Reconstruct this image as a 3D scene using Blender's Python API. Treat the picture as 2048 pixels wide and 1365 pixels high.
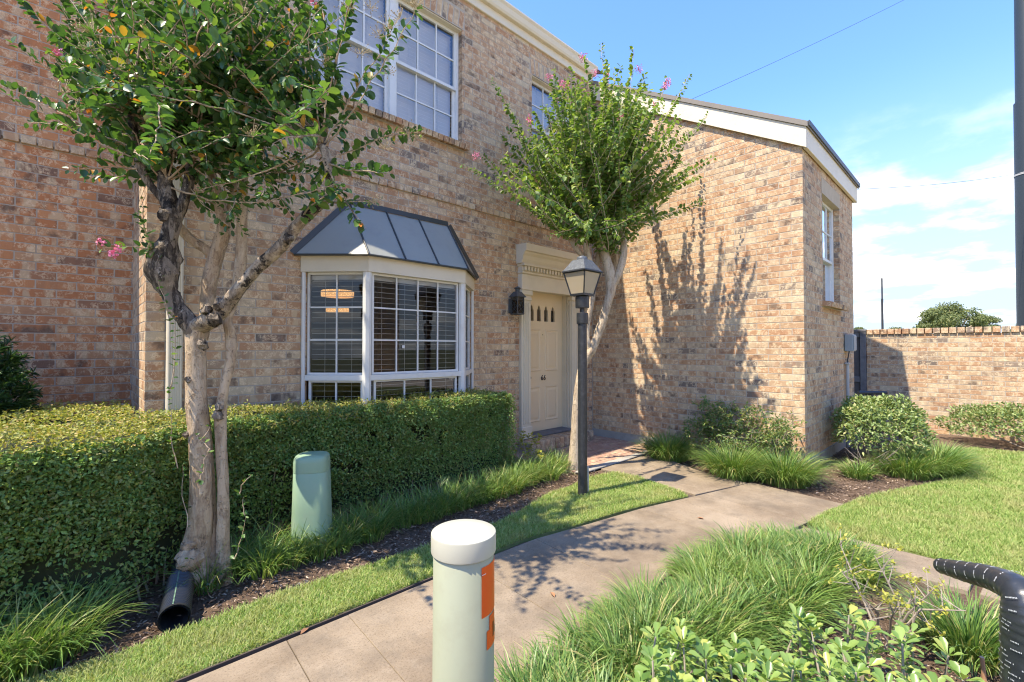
import bpy, math, random
import numpy as np
from mathutils import Matrix, Vector

# ------------------------------------------------------------------ camera, sky, sun, exposure
for o in list(bpy.data.objects):
    bpy.data.objects.remove(o)
SC = bpy.context.scene
COL = SC.collection
rng = np.random.default_rng(7)
random.seed(7)

FPX, YAW, PITCH, CAMH = 910.0, math.radians(46.4), math.radians(0.91), 1.40
F0 = np.array([math.cos(YAW), math.sin(YAW), 0.0]); RT = np.array([math.sin(YAW), -math.cos(YAW), 0.0]); U0 = np.array([0, 0, 1.0])
FW = F0 * math.cos(PITCH) + U0 * math.sin(PITCH); UP = U0 * math.cos(PITCH) - F0 * math.sin(PITCH)
CAM = np.array([0.0, 0.0, CAMH])
cam = bpy.data.cameras.new('camera'); camo = bpy.data.objects.new('camera', cam); COL.objects.link(camo)
cam.sensor_width = 36.0; cam.lens = FPX / 2048 * 36.0; cam.clip_start = 0.05; cam.clip_end = 2000
camo.matrix_world = Matrix(((RT[0], UP[0], -FW[0], CAM[0]), (RT[1], UP[1], -FW[1], CAM[1]), (RT[2], UP[2], -FW[2], CAM[2]), (0, 0, 0, 1)))
SC.camera = camo

SUN = np.array([0.556, -0.125, -1.0]); SUN /= np.linalg.norm(SUN)      # direction the light travels
sl = bpy.data.lights.new('sun', 'SUN'); sl.energy = 2.0; sl.angle = math.radians(0.53); sl.color = (1.0, 0.885, 0.71)
so = bpy.data.objects.new('sun', sl); COL.objects.link(so)
so.rotation_euler = Vector(SUN).to_track_quat('-Z', 'Y').to_euler(); so.location = (-3, 1, 9)

W = bpy.data.worlds.new('World'); SC.world = W; W.use_nodes = True
nt = W.node_tree; nt.nodes.clear()
def wn(t, **k):
    n = nt.nodes.new(t)
    for a, b in k.items(): setattr(n, a, b)
    return n
sky = wn('ShaderNodeTexSky', sky_type='NISHITA', sun_disc=False, sun_elevation=math.asin(-SUN[2]),
         sun_rotation=math.atan2(-SUN[0], -SUN[1]) % (2 * math.pi), air_density=1.0, dust_density=0.0, ozone_density=2.0)
bg = wn('ShaderNodeBackground'); bg.inputs[1].default_value = 0.136
wo = wn('ShaderNodeOutputWorld')
tc = wn('ShaderNodeTexCoord'); sep = wn('ShaderNodeSeparateXYZ'); nt.links.new(tc.outputs['Generated'], sep.inputs[0])
def wmath(op, a, b=None, clamp=False):
    n = wn('ShaderNodeMath', operation=op, use_clamp=clamp)
    for i, v in enumerate((a, b)):
        if v is None: continue
        if isinstance(v, (int, float)): n.inputs[i].default_value = v
        else: nt.links.new(v, n.inputs[i])
    return n.outputs[0]
zc = wmath('ADD', wmath('MAXIMUM', sep.outputs[2], 0.0), 0.16)
cv = wn('ShaderNodeCombineXYZ'); nt.links.new(wmath('DIVIDE', sep.outputs[0], zc), cv.inputs[0]); nt.links.new(wmath('DIVIDE', sep.outputs[1], zc), cv.inputs[1])
cn = wn('ShaderNodeTexNoise'); cn.inputs['Scale'].default_value = 1.5; cn.inputs['Detail'].default_value = 7; cn.inputs['Roughness'].default_value = 0.56
nt.links.new(cv.outputs[0], cn.inputs['Vector'])
cr = wn('ShaderNodeMapRange', interpolation_type='SMOOTHSTEP'); cr.inputs[1].default_value = 0.46; cr.inputs[2].default_value = 0.62
nt.links.new(cn.outputs[0], cr.inputs[0])
em = wn('ShaderNodeMapRange', interpolation_type='SMOOTHSTEP'); em.inputs[1].default_value = 0.43; em.inputs[2].default_value = 0.16
nt.links.new(sep.outputs[2], em.inputs[0])
veil = wn('ShaderNodeMapRange', interpolation_type='SMOOTHSTEP'); veil.inputs[1].default_value = 0.46; veil.inputs[2].default_value = 0.04; veil.inputs[4].default_value = 0.92
nt.links.new(sep.outputs[2], veil.inputs[0])
fac = wmath('MULTIPLY', cr.outputs[0], em.outputs[0])
mx = wn('ShaderNodeMixRGB'); hz = wn('ShaderNodeMixRGB'); hz.inputs[2].default_value = (1.22, 1.42, 1.72, 1); tint = wn('ShaderNodeMixRGB', blend_type='MULTIPLY'); tint.inputs[0].default_value = 1.0; tint.inputs[2].default_value = (0.43, 0.545, 0.75, 1); nt.links.new(sky.outputs[0], tint.inputs[1])
nt.links.new(veil.outputs[0], hz.inputs[0]); nt.links.new(tint.outputs[0], hz.inputs[1])
nt.links.new(fac, mx.inputs[0]); nt.links.new(hz.outputs[0], mx.inputs[1]); mx.inputs[2].default_value = (3.0, 3.0, 3.0, 1)
nt.links.new(mx.outputs[0], bg.inputs[0]); nt.links.new(bg.outputs[0], wo.inputs[0])

SC.view_settings.view_transform = 'Standard'; SC.view_settings.look = 'None'
SC.view_settings.exposure = 2.26; SC.view_settings.gamma = 1.0; SC.view_settings.use_curve_mapping = False
SC.render.engine = 'CYCLES'
SC.cycles.use_denoising = True; SC.cycles.filter_width = 1.1
SC.cycles.max_bounces = 8; SC.cycles.transparent_max_bounces = 16; SC.cycles.diffuse_bounces = 4
SC.cycles.sample_clamp_indirect = 6.0

# ------------------------------------------------------------------ helpers
def ray(x, y): return FW + RT * ((x - 1024) / FPX) + UP * ((682.5 - y) / FPX)
def pz(x, y, Z): return CAM + ray(x, y) * Z                       # photo pixel + depth -> point
def proj(P):
    v = np.asarray(P, float) - CAM; z = v @ FW; z = np.where(np.abs(z) < 1e-6, 1e-6, z)
    return 1024 + FPX * (v @ RT) / z, 682.5 - FPX * (v @ UP) / z, z
def nz(a): a = np.asarray(a, float); return a / (np.linalg.norm(a, axis=-1, keepdims=True) + 1e-12)

def tag(o, label=None, cat=None, group=None, kind=None):
    if label: o['label'] = label
    if cat: o['category'] = cat
    if group: o['group'] = group
    if kind: o['kind'] = kind
    return o
def world_of(o):
    m = Matrix.Identity(4)
    while o is not None:
        m = Matrix.Translation(o.location) @ m if o.type == 'EMPTY' else m
        o = o.parent
    return m
def adopt(o, parent):
    o.parent = parent
    if parent is not None: o.matrix_parent_inverse = PW[parent.name].inverted()
PW = {}
def link(o, parent=None):
    COL.objects.link(o)
    if parent is not None:
        o.parent = parent; o.matrix_parent_inverse = PW.get(parent.name, Matrix.Identity(4)).inverted()
    return o
def empty(name, loc, label, cat, group=None):
    o = bpy.data.objects.new(name, None); o.location = loc; o.empty_display_size = 0.1
    COL.objects.link(o); PW[o.name] = Matrix.Translation(loc)
    return tag(o, label, cat, group)

class MB:
    def __init__(s): s.v = []; s.f = []
    def add(s, vs, fs):
        n = len(s.v); s.v.extend([tuple(map(float, p)) for p in vs]); s.f.extend([tuple(n + i for i in f) for f in fs]); return s
    def quad(s, a, b, c, d): return s.add((a, b, c, d), ((0, 1, 2, 3),))
    def box(s, a, b):
        x0, y0, z0 = np.minimum(a, b); x1, y1, z1 = np.maximum(a, b)
        return s.add([(x0, y0, z0), (x1, y0, z0), (x1, y1, z0), (x0, y1, z0), (x0, y0, z1), (x1, y0, z1), (x1, y1, z1), (x0, y1, z1)],
                     [(0, 3, 2, 1), (4, 5, 6, 7), (0, 1, 5, 4), (1, 2, 6, 5), (2, 3, 7, 6), (3, 0, 4, 7)])
    def cbox(s, a, b, c=0.004):                                   # chamfered box
        a, b = np.minimum(a, b), np.maximum(a, b); c = min(c, *(0.45 * (b - a)))
        vs = []; 
        for i in range(8):
            p = [(b if (i >> k) & 1 else a)[k] for k in range(3)]
            for ax in range(3):
                q = list(p)
                for k in range(3):
                    if k != ax: q[k] += c if not (i >> k) & 1 else -c
                vs.append(q)
        fs = []
        V = lambda i, ax: i * 3 + ax
        for ax in range(3):
            u, w = (ax + 1) % 3, (ax + 2) % 3
            for sd in (0, 1):
                c4 = [(sd << ax) | (p << u) | (q << w) for p, q in ((0, 0), (1, 0), (1, 1), (0, 1))]
                f = [V(i, ax) for i in c4]; fs.append(f if sd else f[::-1])
        for ax in range(3):
            u, w = (ax + 1) % 3, (ax + 2) % 3
            for p in (0, 1):
                for q in (0, 1):
                    i0 = (p << u) | (q << w); i1 = i0 | (1 << ax)
                    f = [V(i0, u), V(i1, u), V(i1, w), V(i0, w)]
                    fs.append(f if p == q else f[::-1])
        for i in range(8):
            f = [V(i, 0), V(i, 1), V(i, 2)]
            par = bin(i).count('1') % 2
            fs.append(f if par else f[::-1])
        return s.add(vs, fs)
    def prism(s, poly, z0, z1):                                   # poly ccw in xy
        n = len(poly); vs = [(x, y, z0) for x, y in poly] + [(x, y, z1) for x, y in poly]
        fs = [tuple(range(n))[::-1], tuple(range(n, 2 * n))] + [(i, (i + 1) % n, n + (i + 1) % n, n + i) for i in range(n)]
        return s.add(vs, fs)
    def extr(s, prof, p0, axis_u, axis_w, ext):                   # profile (u,w) extruded along vector ext from p0
        p0 = np.array(p0, float); u = np.array(axis_u, float); w = np.array(axis_w, float); e = np.array(ext, float)
        n = len(prof); vs = [p0 + a * u + b * w for a, b in prof] + [p0 + a * u + b * w + e for a, b in prof]
        fs = [tuple(range(n))[::-1], tuple(range(n, 2 * n))] + [(i, (i + 1) % n, n + (i + 1) % n, n + i) for i in range(n)]
        return s.add(vs, fs)
    def tube(s, pts, rad, n=8, caps=True, rot=0.0):
        pts = np.array(pts, float); m = len(pts); rad = np.broadcast_to(np.array(rad, float), (m,))
        T = nz(np.gradient(pts, axis=0)); ref = np.array([0.31, 0.87, 0.38]); vs = []
        a = np.arange(n) * 2 * math.pi / n + rot
        prev = nz(np.cross(T[0], ref))
        for i in range(m):
            u = nz(prev - T[i] * (prev @ T[i])); w = np.cross(T[i], u); prev = u
            vs += list(pts[i] + rad[i] * (np.outer(np.cos(a), u) + np.outer(np.sin(a), w)))
        fs = [(i * n + j, i * n + (j + 1) % n, (i + 1) * n + (j + 1) % n, (i + 1) * n + j) for i in range(m - 1) for j in range(n)]
        if caps: fs += [tuple(range(n))[::-1], tuple(range((m - 1) * n, m * n))]
        return s.add(vs, fs)
    def lathe(s, prof, c, n=24):                                  # prof: (r,z) from bottom to top
        a = np.arange(n) * 2 * math.pi / n; vs = []
        for r, z in prof: vs += [(c[0] + r * math.cos(t), c[1] + r * math.sin(t), c[2] + z) for t in a]
        m = len(prof)
        fs = [(i * n + j, i * n + (j + 1) % n, (i + 1) * n + (j + 1) % n, (i + 1) * n + j) for i in range(m - 1) for j in range(n)]
        fs += [tuple(range(n))[::-1], tuple(range((m - 1) * n, m * n))]
        return s.add(vs, fs)
    def build(s, name, mat, parent=None, smooth=False, label=None, cat=None, group=None, kind=None):
        me = bpy.data.meshes.new(name); me.from_pydata(s.v, [], s.f); me.update()
        if smooth:
            me.polygons.foreach_set('use_smooth', [True] * len(me.polygons)); me.set_sharp_from_angle(angle=math.radians(42))
        me.materials.append(M[mat]); o = bpy.data.objects.new(name, me)
        link(o, parent); PW[o.name] = Matrix.Identity(4)
        return tag(o, label, cat, group, kind)
def big_mesh(name, V, Fq, mat, parent=None, smooth=False, **k):   # V (n,3), Fq (m,4)
    me = bpy.data.meshes.new(name); V = np.ascontiguousarray(V, np.float32); Fq = np.ascontiguousarray(Fq, np.int32)
    me.vertices.add(len(V)); me.vertices.foreach_set('co', V.ravel())
    c = Fq.shape[1]
    me.loops.add(Fq.size); me.loops.foreach_set('vertex_index', Fq.ravel())
    me.polygons.add(len(Fq)); me.polygons.foreach_set('loop_start', np.arange(0, Fq.size, c, dtype=np.int32))
    me.polygons.foreach_set('loop_total', np.full(len(Fq), c, np.int32))
    me.polygons.foreach_set('use_smooth', np.full(len(Fq), bool(smooth)))
    me.update(calc_edges=True); me.validate()
    me.materials.append(M[mat]); o = bpy.data.objects.new(name, me); link(o, parent); PW[o.name] = Matrix.Identity(4)
    return tag(o, k.get('label'), k.get('cat'), k.get('group'), k.get('kind'))

# ------------------------------------------------------------------ materials
M = {}
def newmat(name):
    m = bpy.data.materials.new(name); m.use_nodes = True; t = m.node_tree; b = t.nodes['Principled BSDF']; M[name] = m; return m, t, b
def nd(t, ty, **k):
    n = t.nodes.new(ty)
    for a, b in k.items():
        if a in n.inputs.keys(): n.inputs[a].default_value = b
        else: setattr(n, a, b)
    return n
def ramp(t, stops, src, interp='LINEAR'):
    r = t.nodes.new('ShaderNodeValToRGB'); e = r.color_ramp.elements; r.color_ramp.interpolation = interp
    while len(e) < len(stops): e.new(0.5)
    for i, (p, c) in enumerate(stops): e[i].position = p; e[i].color = (*c, 1) if len(c) == 3 else c
    t.links.new(src, r.inputs[0]); return r.outputs[0]
def mth(t, op, a, b=None, clamp=False):
    n = t.nodes.new('ShaderNodeMath'); n.operation = op; n.use_clamp = clamp
    for i, v in enumerate((a, b)):
        if v is None: continue
        if isinstance(v, (int, float)): n.inputs[i].default_value = v
        else: t.links.new(v, n.inputs[i])
    return n.outputs[0]
def noise(t, scale, detail=3, rough=0.55, vec=None, dist=0.0):
    n = nd(t, 'ShaderNodeTexNoise', Scale=scale, Detail=detail, Roughness=rough, Distortion=dist)
    if vec is None:
        g = t.nodes.new('ShaderNodeNewGeometry'); vec = g.outputs['Position']
    t.links.new(vec, n.inputs['Vector']); return n.outputs['Fac']
def mix(t, fac, a, b, mode='MIX'):
    n = t.nodes.new('ShaderNodeMixRGB'); n.blend_type = mode
    for i, v in enumerate((fac, a, b)):
        if isinstance(v, (int, float)): n.inputs[i].default_value = v if i == 0 else (v, v, v, 1)
        elif isinstance(v, tuple): n.inputs[i].default_value = (*v, 1)
        else: t.links.new(v, n.inputs[i])
    return n.outputs[0]
def rnd(t):                                                       # per piece random, for joined meshes and for single objects alike
    g = t.nodes.new('ShaderNodeNewGeometry'); o = t.nodes.new('ShaderNodeObjectInfo')
    return mth(t, 'FRACT', mth(t, 'ADD', g.outputs['Random Per Island'], o.outputs['Random']))
def bump(t, b, h, strength=0.3, dist=0.01):
    n = nd(t, 'ShaderNodeBump', Strength=strength, Distance=dist); t.links.new(h, n.inputs['Height']); t.links.new(n.outputs[0], b.inputs['Normal'])
def simple(name, col, rough=0.6, var=0.12, scale=6.0, metal=0.0, bmp=0.0, bscale=60.0, spec=0.5, dirt=None):
    m, t, b = newmat(name)
    f = noise(t, scale, 4)
    c = mix(t, f, tuple(x * (1 - var) for x in col), tuple(min(1, x * (1 + var)) for x in col))
    if dirt:
        d = ramp(t, [(0.50, (0, 0, 0)), (0.72, (1, 1, 1))], noise(t, dirt[1], 6, 0.65))
        c = mix(t, mth(t, 'MULTIPLY', d, dirt[2]), c, dirt[0])
    t.links.new(c, b.inputs['Base Color']); b.inputs['Roughness'].default_value = rough; b.inputs['Metallic'].default_value = metal
    b.inputs['Specular IOR Level'].default_value = spec
    if bmp: bump(t, b, noise(t, bscale, 4), bmp, 0.004)
    return m

def brick_mat(name, cols, streak, dark_amt=0.09):
    m, t, b = newmat(name); r = rnd(t)
    base = ramp(t, cols, r)
    g = t.nodes.new('ShaderNodeNewGeometry')
    wn_ = nd(t, 'ShaderNodeTexWhiteNoise', noise_dimensions='1D'); t.links.new(r, wn_.inputs['W'])
    off = t.nodes.new('ShaderNodeVectorMath'); off.operation = 'MULTIPLY_ADD'
    t.links.new(wn_.outputs['Color'], off.inputs[0]); off.inputs[1].default_value = (9, 9, 9); t.links.new(g.outputs['Position'], off.inputs[2])
    v = off.outputs[0]
    # blotches inside one brick
    mp = nd(t, 'ShaderNodeMapping'); mp.inputs['Scale'].default_value = (1, 1, 0.22); t.links.new(v, mp.inputs['Vector'])
    bl = noise(t, 10, 3, 0.5, mp.outputs[0])
    base = mix(t, mth(t, 'MULTIPLY', ramp(t, [(0.56, (0, 0, 0)), (0.61, (1, 1, 1))], bl), 0.72), base, (0.60, 0.475, 0.31))
    base = mix(t, mth(t, 'MULTIPLY', ramp(t, [(0.36, (1, 1, 1)), (0.44, (0, 0, 0))], bl), 0.42), base, (0.37, 0.195, 0.11))
    # smeared cream streaks: thin contour bands of a distorted noise
    s1 = noise(t, 10, 2, 0.5, v, 1.8)
    band = mth(t, 'SUBTRACT', 1.0, mth(t, 'MULTIPLY', mth(t, 'ABSOLUTE', mth(t, 'SUBTRACT', s1, 0.54)), 17), True)
    s2 = noise(t, 23, 2, 0.5, v, 2.2); band2 = mth(t, 'SUBTRACT', 1.0, mth(t, 'MULTIPLY', mth(t, 'ABSOLUTE', mth(t, 'SUBTRACT', s2, 0.56)), 15), True)
    band = mth(t, 'MAXIMUM', band, band2)
    msk = ramp(t, [(0.44, (0, 0, 0)), (0.54, (1, 1, 1))], noise(t, 16, 2, 0.5, v))
    base = mix(t, mth(t, 'MULTIPLY', mth(t, 'MULTIPLY', band, msk), 0.8), base, streak)
    # dark burnt patches on some
    dk = mth(t, 'MULTIPLY', ramp(t, [(0.50, (0, 0, 0)), (0.66, (1, 1, 1))], noise(t, 9, 4, 0.6, v)), ramp(t, [(0.66, (0, 0, 0)), (0.80, (1, 1, 1))], wn_.outputs['Value']))
    base = mix(t, mth(t, 'MULTIPLY', dk, 0.75), base, (0.10, 0.072, 0.058))
    # weather staining over the whole wall
    st = ramp(t, [(0.46, (0, 0, 0)), (0.75, (1, 1, 1))], noise(t, 1.3, 5, 0.62))
    base = mix(t, mth(t, 'MULTIPLY', st, 0.24), base, (0.19, 0.145, 0.11))
    fine = noise(t, 170, 3, 0.6)
    base = mix(t, 0.25, base, mix(t, fine, (0.02, 0.015, 0.01), (0.75, 0.6, 0.45)), 'SOFT_LIGHT')
    t.links.new(base, b.inputs['Base Color']); b.inputs['Roughness'].default_value = 0.85; b.inputs['Specular IOR Level'].default_value = 0.25
    bump(t, b, mth(t, 'ADD', noise(t, 70, 4, 0.65, v), mth(t, 'MULTIPLY', band, 0.25)), 0.55, 0.006)
    return m
BR = [(0.0, (0.465, 0.278, 0.154)), (0.14, (0.502, 0.327, 0.192)), (0.3, (0.426, 0.252, 0.142)), (0.45, (0.520, 0.376, 0.235)), (0.58, (0.436, 0.246, 0.136)), (0.7, (0.551, 0.458, 0.316)), (0.8, (0.483, 0.340, 0.210)), (0.90, (0.362, 0.267, 0.185)), (0.96, (0.237, 0.192, 0.154)), (1.0, (0.180, 0.152, 0.130))]
BN = [(0.0, (0.52, 0.235, 0.105)), (0.3, (0.47, 0.205, 0.09)), (0.55, (0.55, 0.275, 0.13)), (0.72, (0.50, 0.225, 0.10)), (0.84, (0.57, 0.36, 0.20)), (0.93, (0.40, 0.205, 0.11)), (1.0, (0.22, 0.14, 0.10))]
brick_mat('brick', BR, (0.76, 0.62, 0.42))
brick_mat('brick_red', BN, (0.76, 0.60, 0.40))
brick_mat('paver', [(0.0, (0.37, 0.225, 0.165)), (0.5, (0.43, 0.28, 0.21)), (0.8, (0.34, 0.215, 0.16)), (1.0, (0.46, 0.33, 0.25))], (0.48, 0.36, 0.28))
simple('mortar', (0.43, 0.375, 0.30), 0.95, 0.2, 9, bmp=0.6, bscale=220, spec=0.1, dirt=((0.2, 0.17, 0.14), 3, 0.4))
simple('stone', (0.46, 0.385, 0.28), 0.9, 0.15, 9, bmp=0.4, bscale=60, spec=0.2)
simple('foundation', (0.36, 0.34, 0.30), 0.9, 0.22, 7, bmp=0.5, bscale=60, spec=0.2, dirt=((0.14, 0.125, 0.10), 4, 0.6))
simple('cream', (0.68, 0.605, 0.45), 0.5, 0.05, 5, bmp=0.08, bscale=40, dirt=((0.42, 0.36, 0.26), 3, 0.22))
simple('cream_door', (0.74, 0.60, 0.385), 0.42, 0.03, 4, bmp=0.05, bscale=30)
simple('white_frame', (0.68, 0.68, 0.64), 0.45, 0.05, 8, dirt=((0.4, 0.38, 0.33), 7, 0.25))
simple('slat_dim', (0.52, 0.50, 0.46), 0.6, 0.05, 3)
simple('slat', (0.78, 0.765, 0.72), 0.5, 0.03, 3)
simple('metal_roof', (0.30, 0.31, 0.27), 0.42, 0.10, 3, spec=0.5, dirt=((0.19, 0.20, 0.19), 6, 0.35))
simple('metal_trim', (0.045, 0.048, 0.047), 0.45, 0.1, 8)
simple('roof_cap', (0.20, 0.175, 0.14), 0.55, 0.08, 6, dirt=((0.11, 0.1, 0.085), 3, 0.4))
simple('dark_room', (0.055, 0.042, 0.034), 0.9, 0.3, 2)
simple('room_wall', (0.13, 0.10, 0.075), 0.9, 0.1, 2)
simple('black_paint', (0.022, 0.024, 0.027), 0.42, 0.25, 20, bmp=0.15, bscale=60, dirt=((0.10, 0.105, 0.11), 26, 0.35))
simple('lamp_roof', (0.075, 0.085, 0.095), 0.5, 0.2, 30, bmp=0.2, bscale=90, dirt=((0.2, 0.215, 0.22), 45, 0.6))
simple('verdigris', (0.055, 0.062, 0.064), 0.55, 0.3, 40, dirt=((0.13, 0.15, 0.15), 30, 0.5))
simple('brass_dark', (0.03, 0.026, 0.02), 0.35, 0.2, 20, metal=0.6)
simple('pole_grey', (0.028, 0.036, 0.040), 0.45, 0.12, 2, spec=0.5)
simple('mast', (0.03, 0.032, 0.036), 0.6)
simple('wire', (0.03, 0.032, 0.034), 0.6)
simple('wood_grey', (0.15, 0.145, 0.145), 0.8, 0.3, 12, bmp=0.3, bscale=50, dirt=((0.06, 0.055, 0.055), 5, 0.7))
simple('wood_dark', (0.10, 0.09, 0.085), 0.85, 0.3, 14, bmp=0.3, bscale=50)
simple('grey_box', (0.27, 0.31, 0.33), 0.5, 0.06, 9)
simple('conduit', (0.42, 0.41, 0.38), 0.55, 0.06, 9)
simple('pipe_tape', (0.028, 0.032, 0.038), 0.30, 0.3, 30, bmp=0.3, bscale=45)
simple('print_white', (0.50, 0.52, 0.54), 0.5)
simple('drain_black', (0.026, 0.028, 0.031), 0.30, 0.2, 20)
simple('green_stripe', (0.20, 0.34, 0.22), 0.5)
simple('pedestal_green', (0.25, 0.365, 0.235), 0.5, 0.08, 5, bmp=0.05, bscale=25, dirt=((0.30, 0.36, 0.25), 7, 0.5))
simple('post_cream', (0.31, 0.325, 0.222), 0.46, 0.03, 3, bmp=0.03, bscale=20, dirt=((0.24, 0.235, 0.16), 14, 0.35))
simple('post_cap', (0.44, 0.43, 0.335), 0.45, 0.03, 3, dirt=((0.5, 0.48, 0.38), 20, 0.15))
simple('orange', (0.72, 0.095, 0.012), 0.38, 0.05, 4)
simple('digits', (0.025, 0.022, 0.02), 0.4)
simple('sticker', (0.62, 0.62, 0.6), 0.5); simple('sticker_grey', (0.30, 0.28, 0.25), 0.5)
simple('tan_box', (0.55, 0.46, 0.37), 0.5, 0.05)
simple('edging', (0.075, 0.055, 0.042), 0.9, 0.4, 20, bmp=0.5)
simple('copper', (0.42, 0.24, 0.13), 0.5, 0.2, 20)
simple('twig', (0.33, 0.28, 0.22), 0.9, 0.25, 30)
simple('dead_leaf', (0.30, 0.155, 0.075), 0.8, 0.3, 40)
simple('petal', (0.78, 0.23, 0.36), 0.6, 0.2, 30); simple('seed', (0.40, 0.31, 0.165), 0.85, 0.35, 60)

def concrete():
    m, t, b = newmat('concrete'); r = rnd(t)
    c = ramp(t, [(0.32, (0.20, 0.152, 0.102)), (0.5, (0.275, 0.216, 0.148)), (0.68, (0.335, 0.270, 0.192))], noise(t, 2.2, 6, 0.65))
    sp = ramp(t, [(0.34, (0.45, 0.43, 0.41)), (0.48, (0.95, 0.95, 0.95)), (0.66, (1.0, 1.0, 1.0))], noise(t, 95, 4, 0.8))
    c = mix(t, 0.75, c, sp, 'MULTIPLY')
    pits = ramp(t, [(0.66, (0, 0, 0)), (0.74, (1, 1, 1))], noise(t, 120, 3, 0.7))
    c = mix(t, mth(t, 'MULTIPLY', pits, 0.7), c, (0.46, 0.40, 0.31))
    st = ramp(t, [(0.47, (0, 0, 0)), (0.66, (1, 1, 1))], noise(t, 3.2, 8, 0.72))
    c = mix(t, mth(t, 'MULTIPLY', st, 0.5), c, (0.125, 0.104, 0.08))
    pa = ramp(t, [(0.56, (0, 0, 0)), (0.70, (1, 1, 1))], noise(t, 7, 6, 0.75))
    c = mix(t, mth(t, 'MULTIPLY', pa, 0.35), c, (0.36, 0.295, 0.215))
    tint = mth(t, 'ADD', 0.94, mth(t, 'MULTIPLY', r, 0.1)); c = mix(t, 1.0, c, tint, 'MULTIPLY')
    t.links.new(c, b.inputs['Base Color']); b.inputs['Roughness'].default_value = 0.9; b.inputs['Specular IOR Level'].default_value = 0.25
    bump(t, b, noise(t, 190, 4, 0.7), 0.45, 0.004)
concrete()
simple('bounce_pale', (0.68, 0.585, 0.455), 0.9, 0.10, 3, bmp=0.4, bscale=90, spec=0.2, dirt=((0.40, 0.36, 0.31), 1.5, 0.4))  # pale warm colour chosen to bounce light from the unseen paving
def soil():
    m, t, b = newmat('mulch')
    c = ramp(t, [(0.3, (0.075, 0.05, 0.034)), (0.5, (0.17, 0.115, 0.078)), (0.64, (0.26, 0.185, 0.128)), (0.78, (0.38, 0.29, 0.21))], noise(t, 55, 6, 0.75))
    c = mix(t, mth(t, 'MULTIPLY', ramp(t, [(0.45, (0, 0, 0)), (0.7, (1, 1, 1))], noise(t, 3, 4)), 0.5), c, (0.235, 0.165, 0.115))
    t.links.new(c, b.inputs['Base Color']); b.inputs['Roughness'].default_value = 0.95; b.inputs['Specular IOR Level'].default_value = 0.15
    bump(t, b, noise(t, 60, 6, 0.75), 1.0, 0.03)
    m, t, b = newmat('turf')
    c = ramp(t, [(0.3, (0.12, 0.15, 0.04)), (0.55, (0.19, 0.22, 0.065)), (0.75, (0.26, 0.22, 0.10))], noise(t, 22, 5, 0.7))
    t.links.new(c, b.inputs['Base Color']); b.inputs['Roughness'].default_value = 0.95; bump(t, b, noise(t, 80, 5, 0.7), 0.8, 0.02)
    m, t, b = newmat('chip'); r = rnd(t)
    c = ramp(t, [(0, (0.08, 0.053, 0.037)), (0.4, (0.20, 0.135, 0.09)), (0.75, (0.34, 0.245, 0.17)), (1, (0.52, 0.41, 0.30))], r)
    t.links.new(c, b.inputs['Base Color']); b.inputs['Roughness'].default_value = 0.9
    m, t, b = newmat('field')
    c = ramp(t, [(0.35, (0.09, 0.11, 0.04)), (0.65, (0.16, 0.16, 0.07))], noise(t, 0.6, 5)); t.links.new(c, b.inputs['Base Color']); b.inputs['Roughness'].default_value = 1
soil()
def leaf_mat(name, stops, trans=0.35, rough=0.45, spec=0.4, tcol=(1.25, 1.3, 0.55), patch=None):
    m, t, b = newmat(name); r = rnd(t); c = ramp(t, stops, r)
    if patch:
        c = mix(t, mth(t, 'MULTIPLY', ramp(t, [(0.47, (0, 0, 0)), (0.66, (1, 1, 1))], noise(t, patch[1], 3)), patch[2]), c, patch[0])
    t.links.new(c, b.inputs['Base Color']); b.inputs['Roughness'].default_value = rough; b.inputs['Specular IOR Level'].default_value = spec
    tr = t.nodes.new('ShaderNodeBsdfTranslucent'); t.links.new(mix(t, 1.0, c, tcol, 'MULTIPLY'), tr.inputs[0])
    ms = t.nodes.new('ShaderNodeMixShader'); ms.inputs[0].default_value = trans
    out = t.nodes['Material Output']; t.links.new(b.outputs[0], ms.inputs[1]); t.links.new(tr.outputs[0], ms.inputs[2]); t.links.new(ms.outputs[0], out.inputs[0])
leaf_mat('leaf_crape', [(0, (0.040, 0.095, 0.032)), (0.4, (0.06, 0.14, 0.038)), (0.75, (0.10, 0.20, 0.045)), (0.965, (0.18, 0.28, 0.06)), (0.985, (0.35, 0.25, 0.04)), (1, (0.60, 0.20, 0.03))], 0.36, 0.38, 0.5)
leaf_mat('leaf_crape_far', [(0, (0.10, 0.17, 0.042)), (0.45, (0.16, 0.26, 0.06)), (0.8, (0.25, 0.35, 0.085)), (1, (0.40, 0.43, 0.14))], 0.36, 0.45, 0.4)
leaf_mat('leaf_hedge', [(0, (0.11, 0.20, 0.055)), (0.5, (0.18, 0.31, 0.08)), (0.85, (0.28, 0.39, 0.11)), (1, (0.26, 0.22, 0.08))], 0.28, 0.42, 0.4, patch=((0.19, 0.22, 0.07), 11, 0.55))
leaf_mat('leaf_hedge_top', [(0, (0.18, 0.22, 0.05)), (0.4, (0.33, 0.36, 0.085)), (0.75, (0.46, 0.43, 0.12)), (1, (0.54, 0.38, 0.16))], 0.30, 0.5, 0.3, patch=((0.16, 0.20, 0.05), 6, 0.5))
leaf_mat('leaf_yew', [(0, (0.02, 0.055, 0.018)), (0.6, (0.04, 0.10, 0.03)), (1, (0.09, 0.17, 0.05))], 0.2, 0.4, 0.45)
leaf_mat('leaf_shrub', [(0, (0.13, 0.20, 0.06)), (0.5, (0.22, 0.30, 0.09)), (0.85, (0.33, 0.39, 0.14)), (1, (0.40, 0.35, 0.14))], 0.25, 0.42, 0.45)
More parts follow.
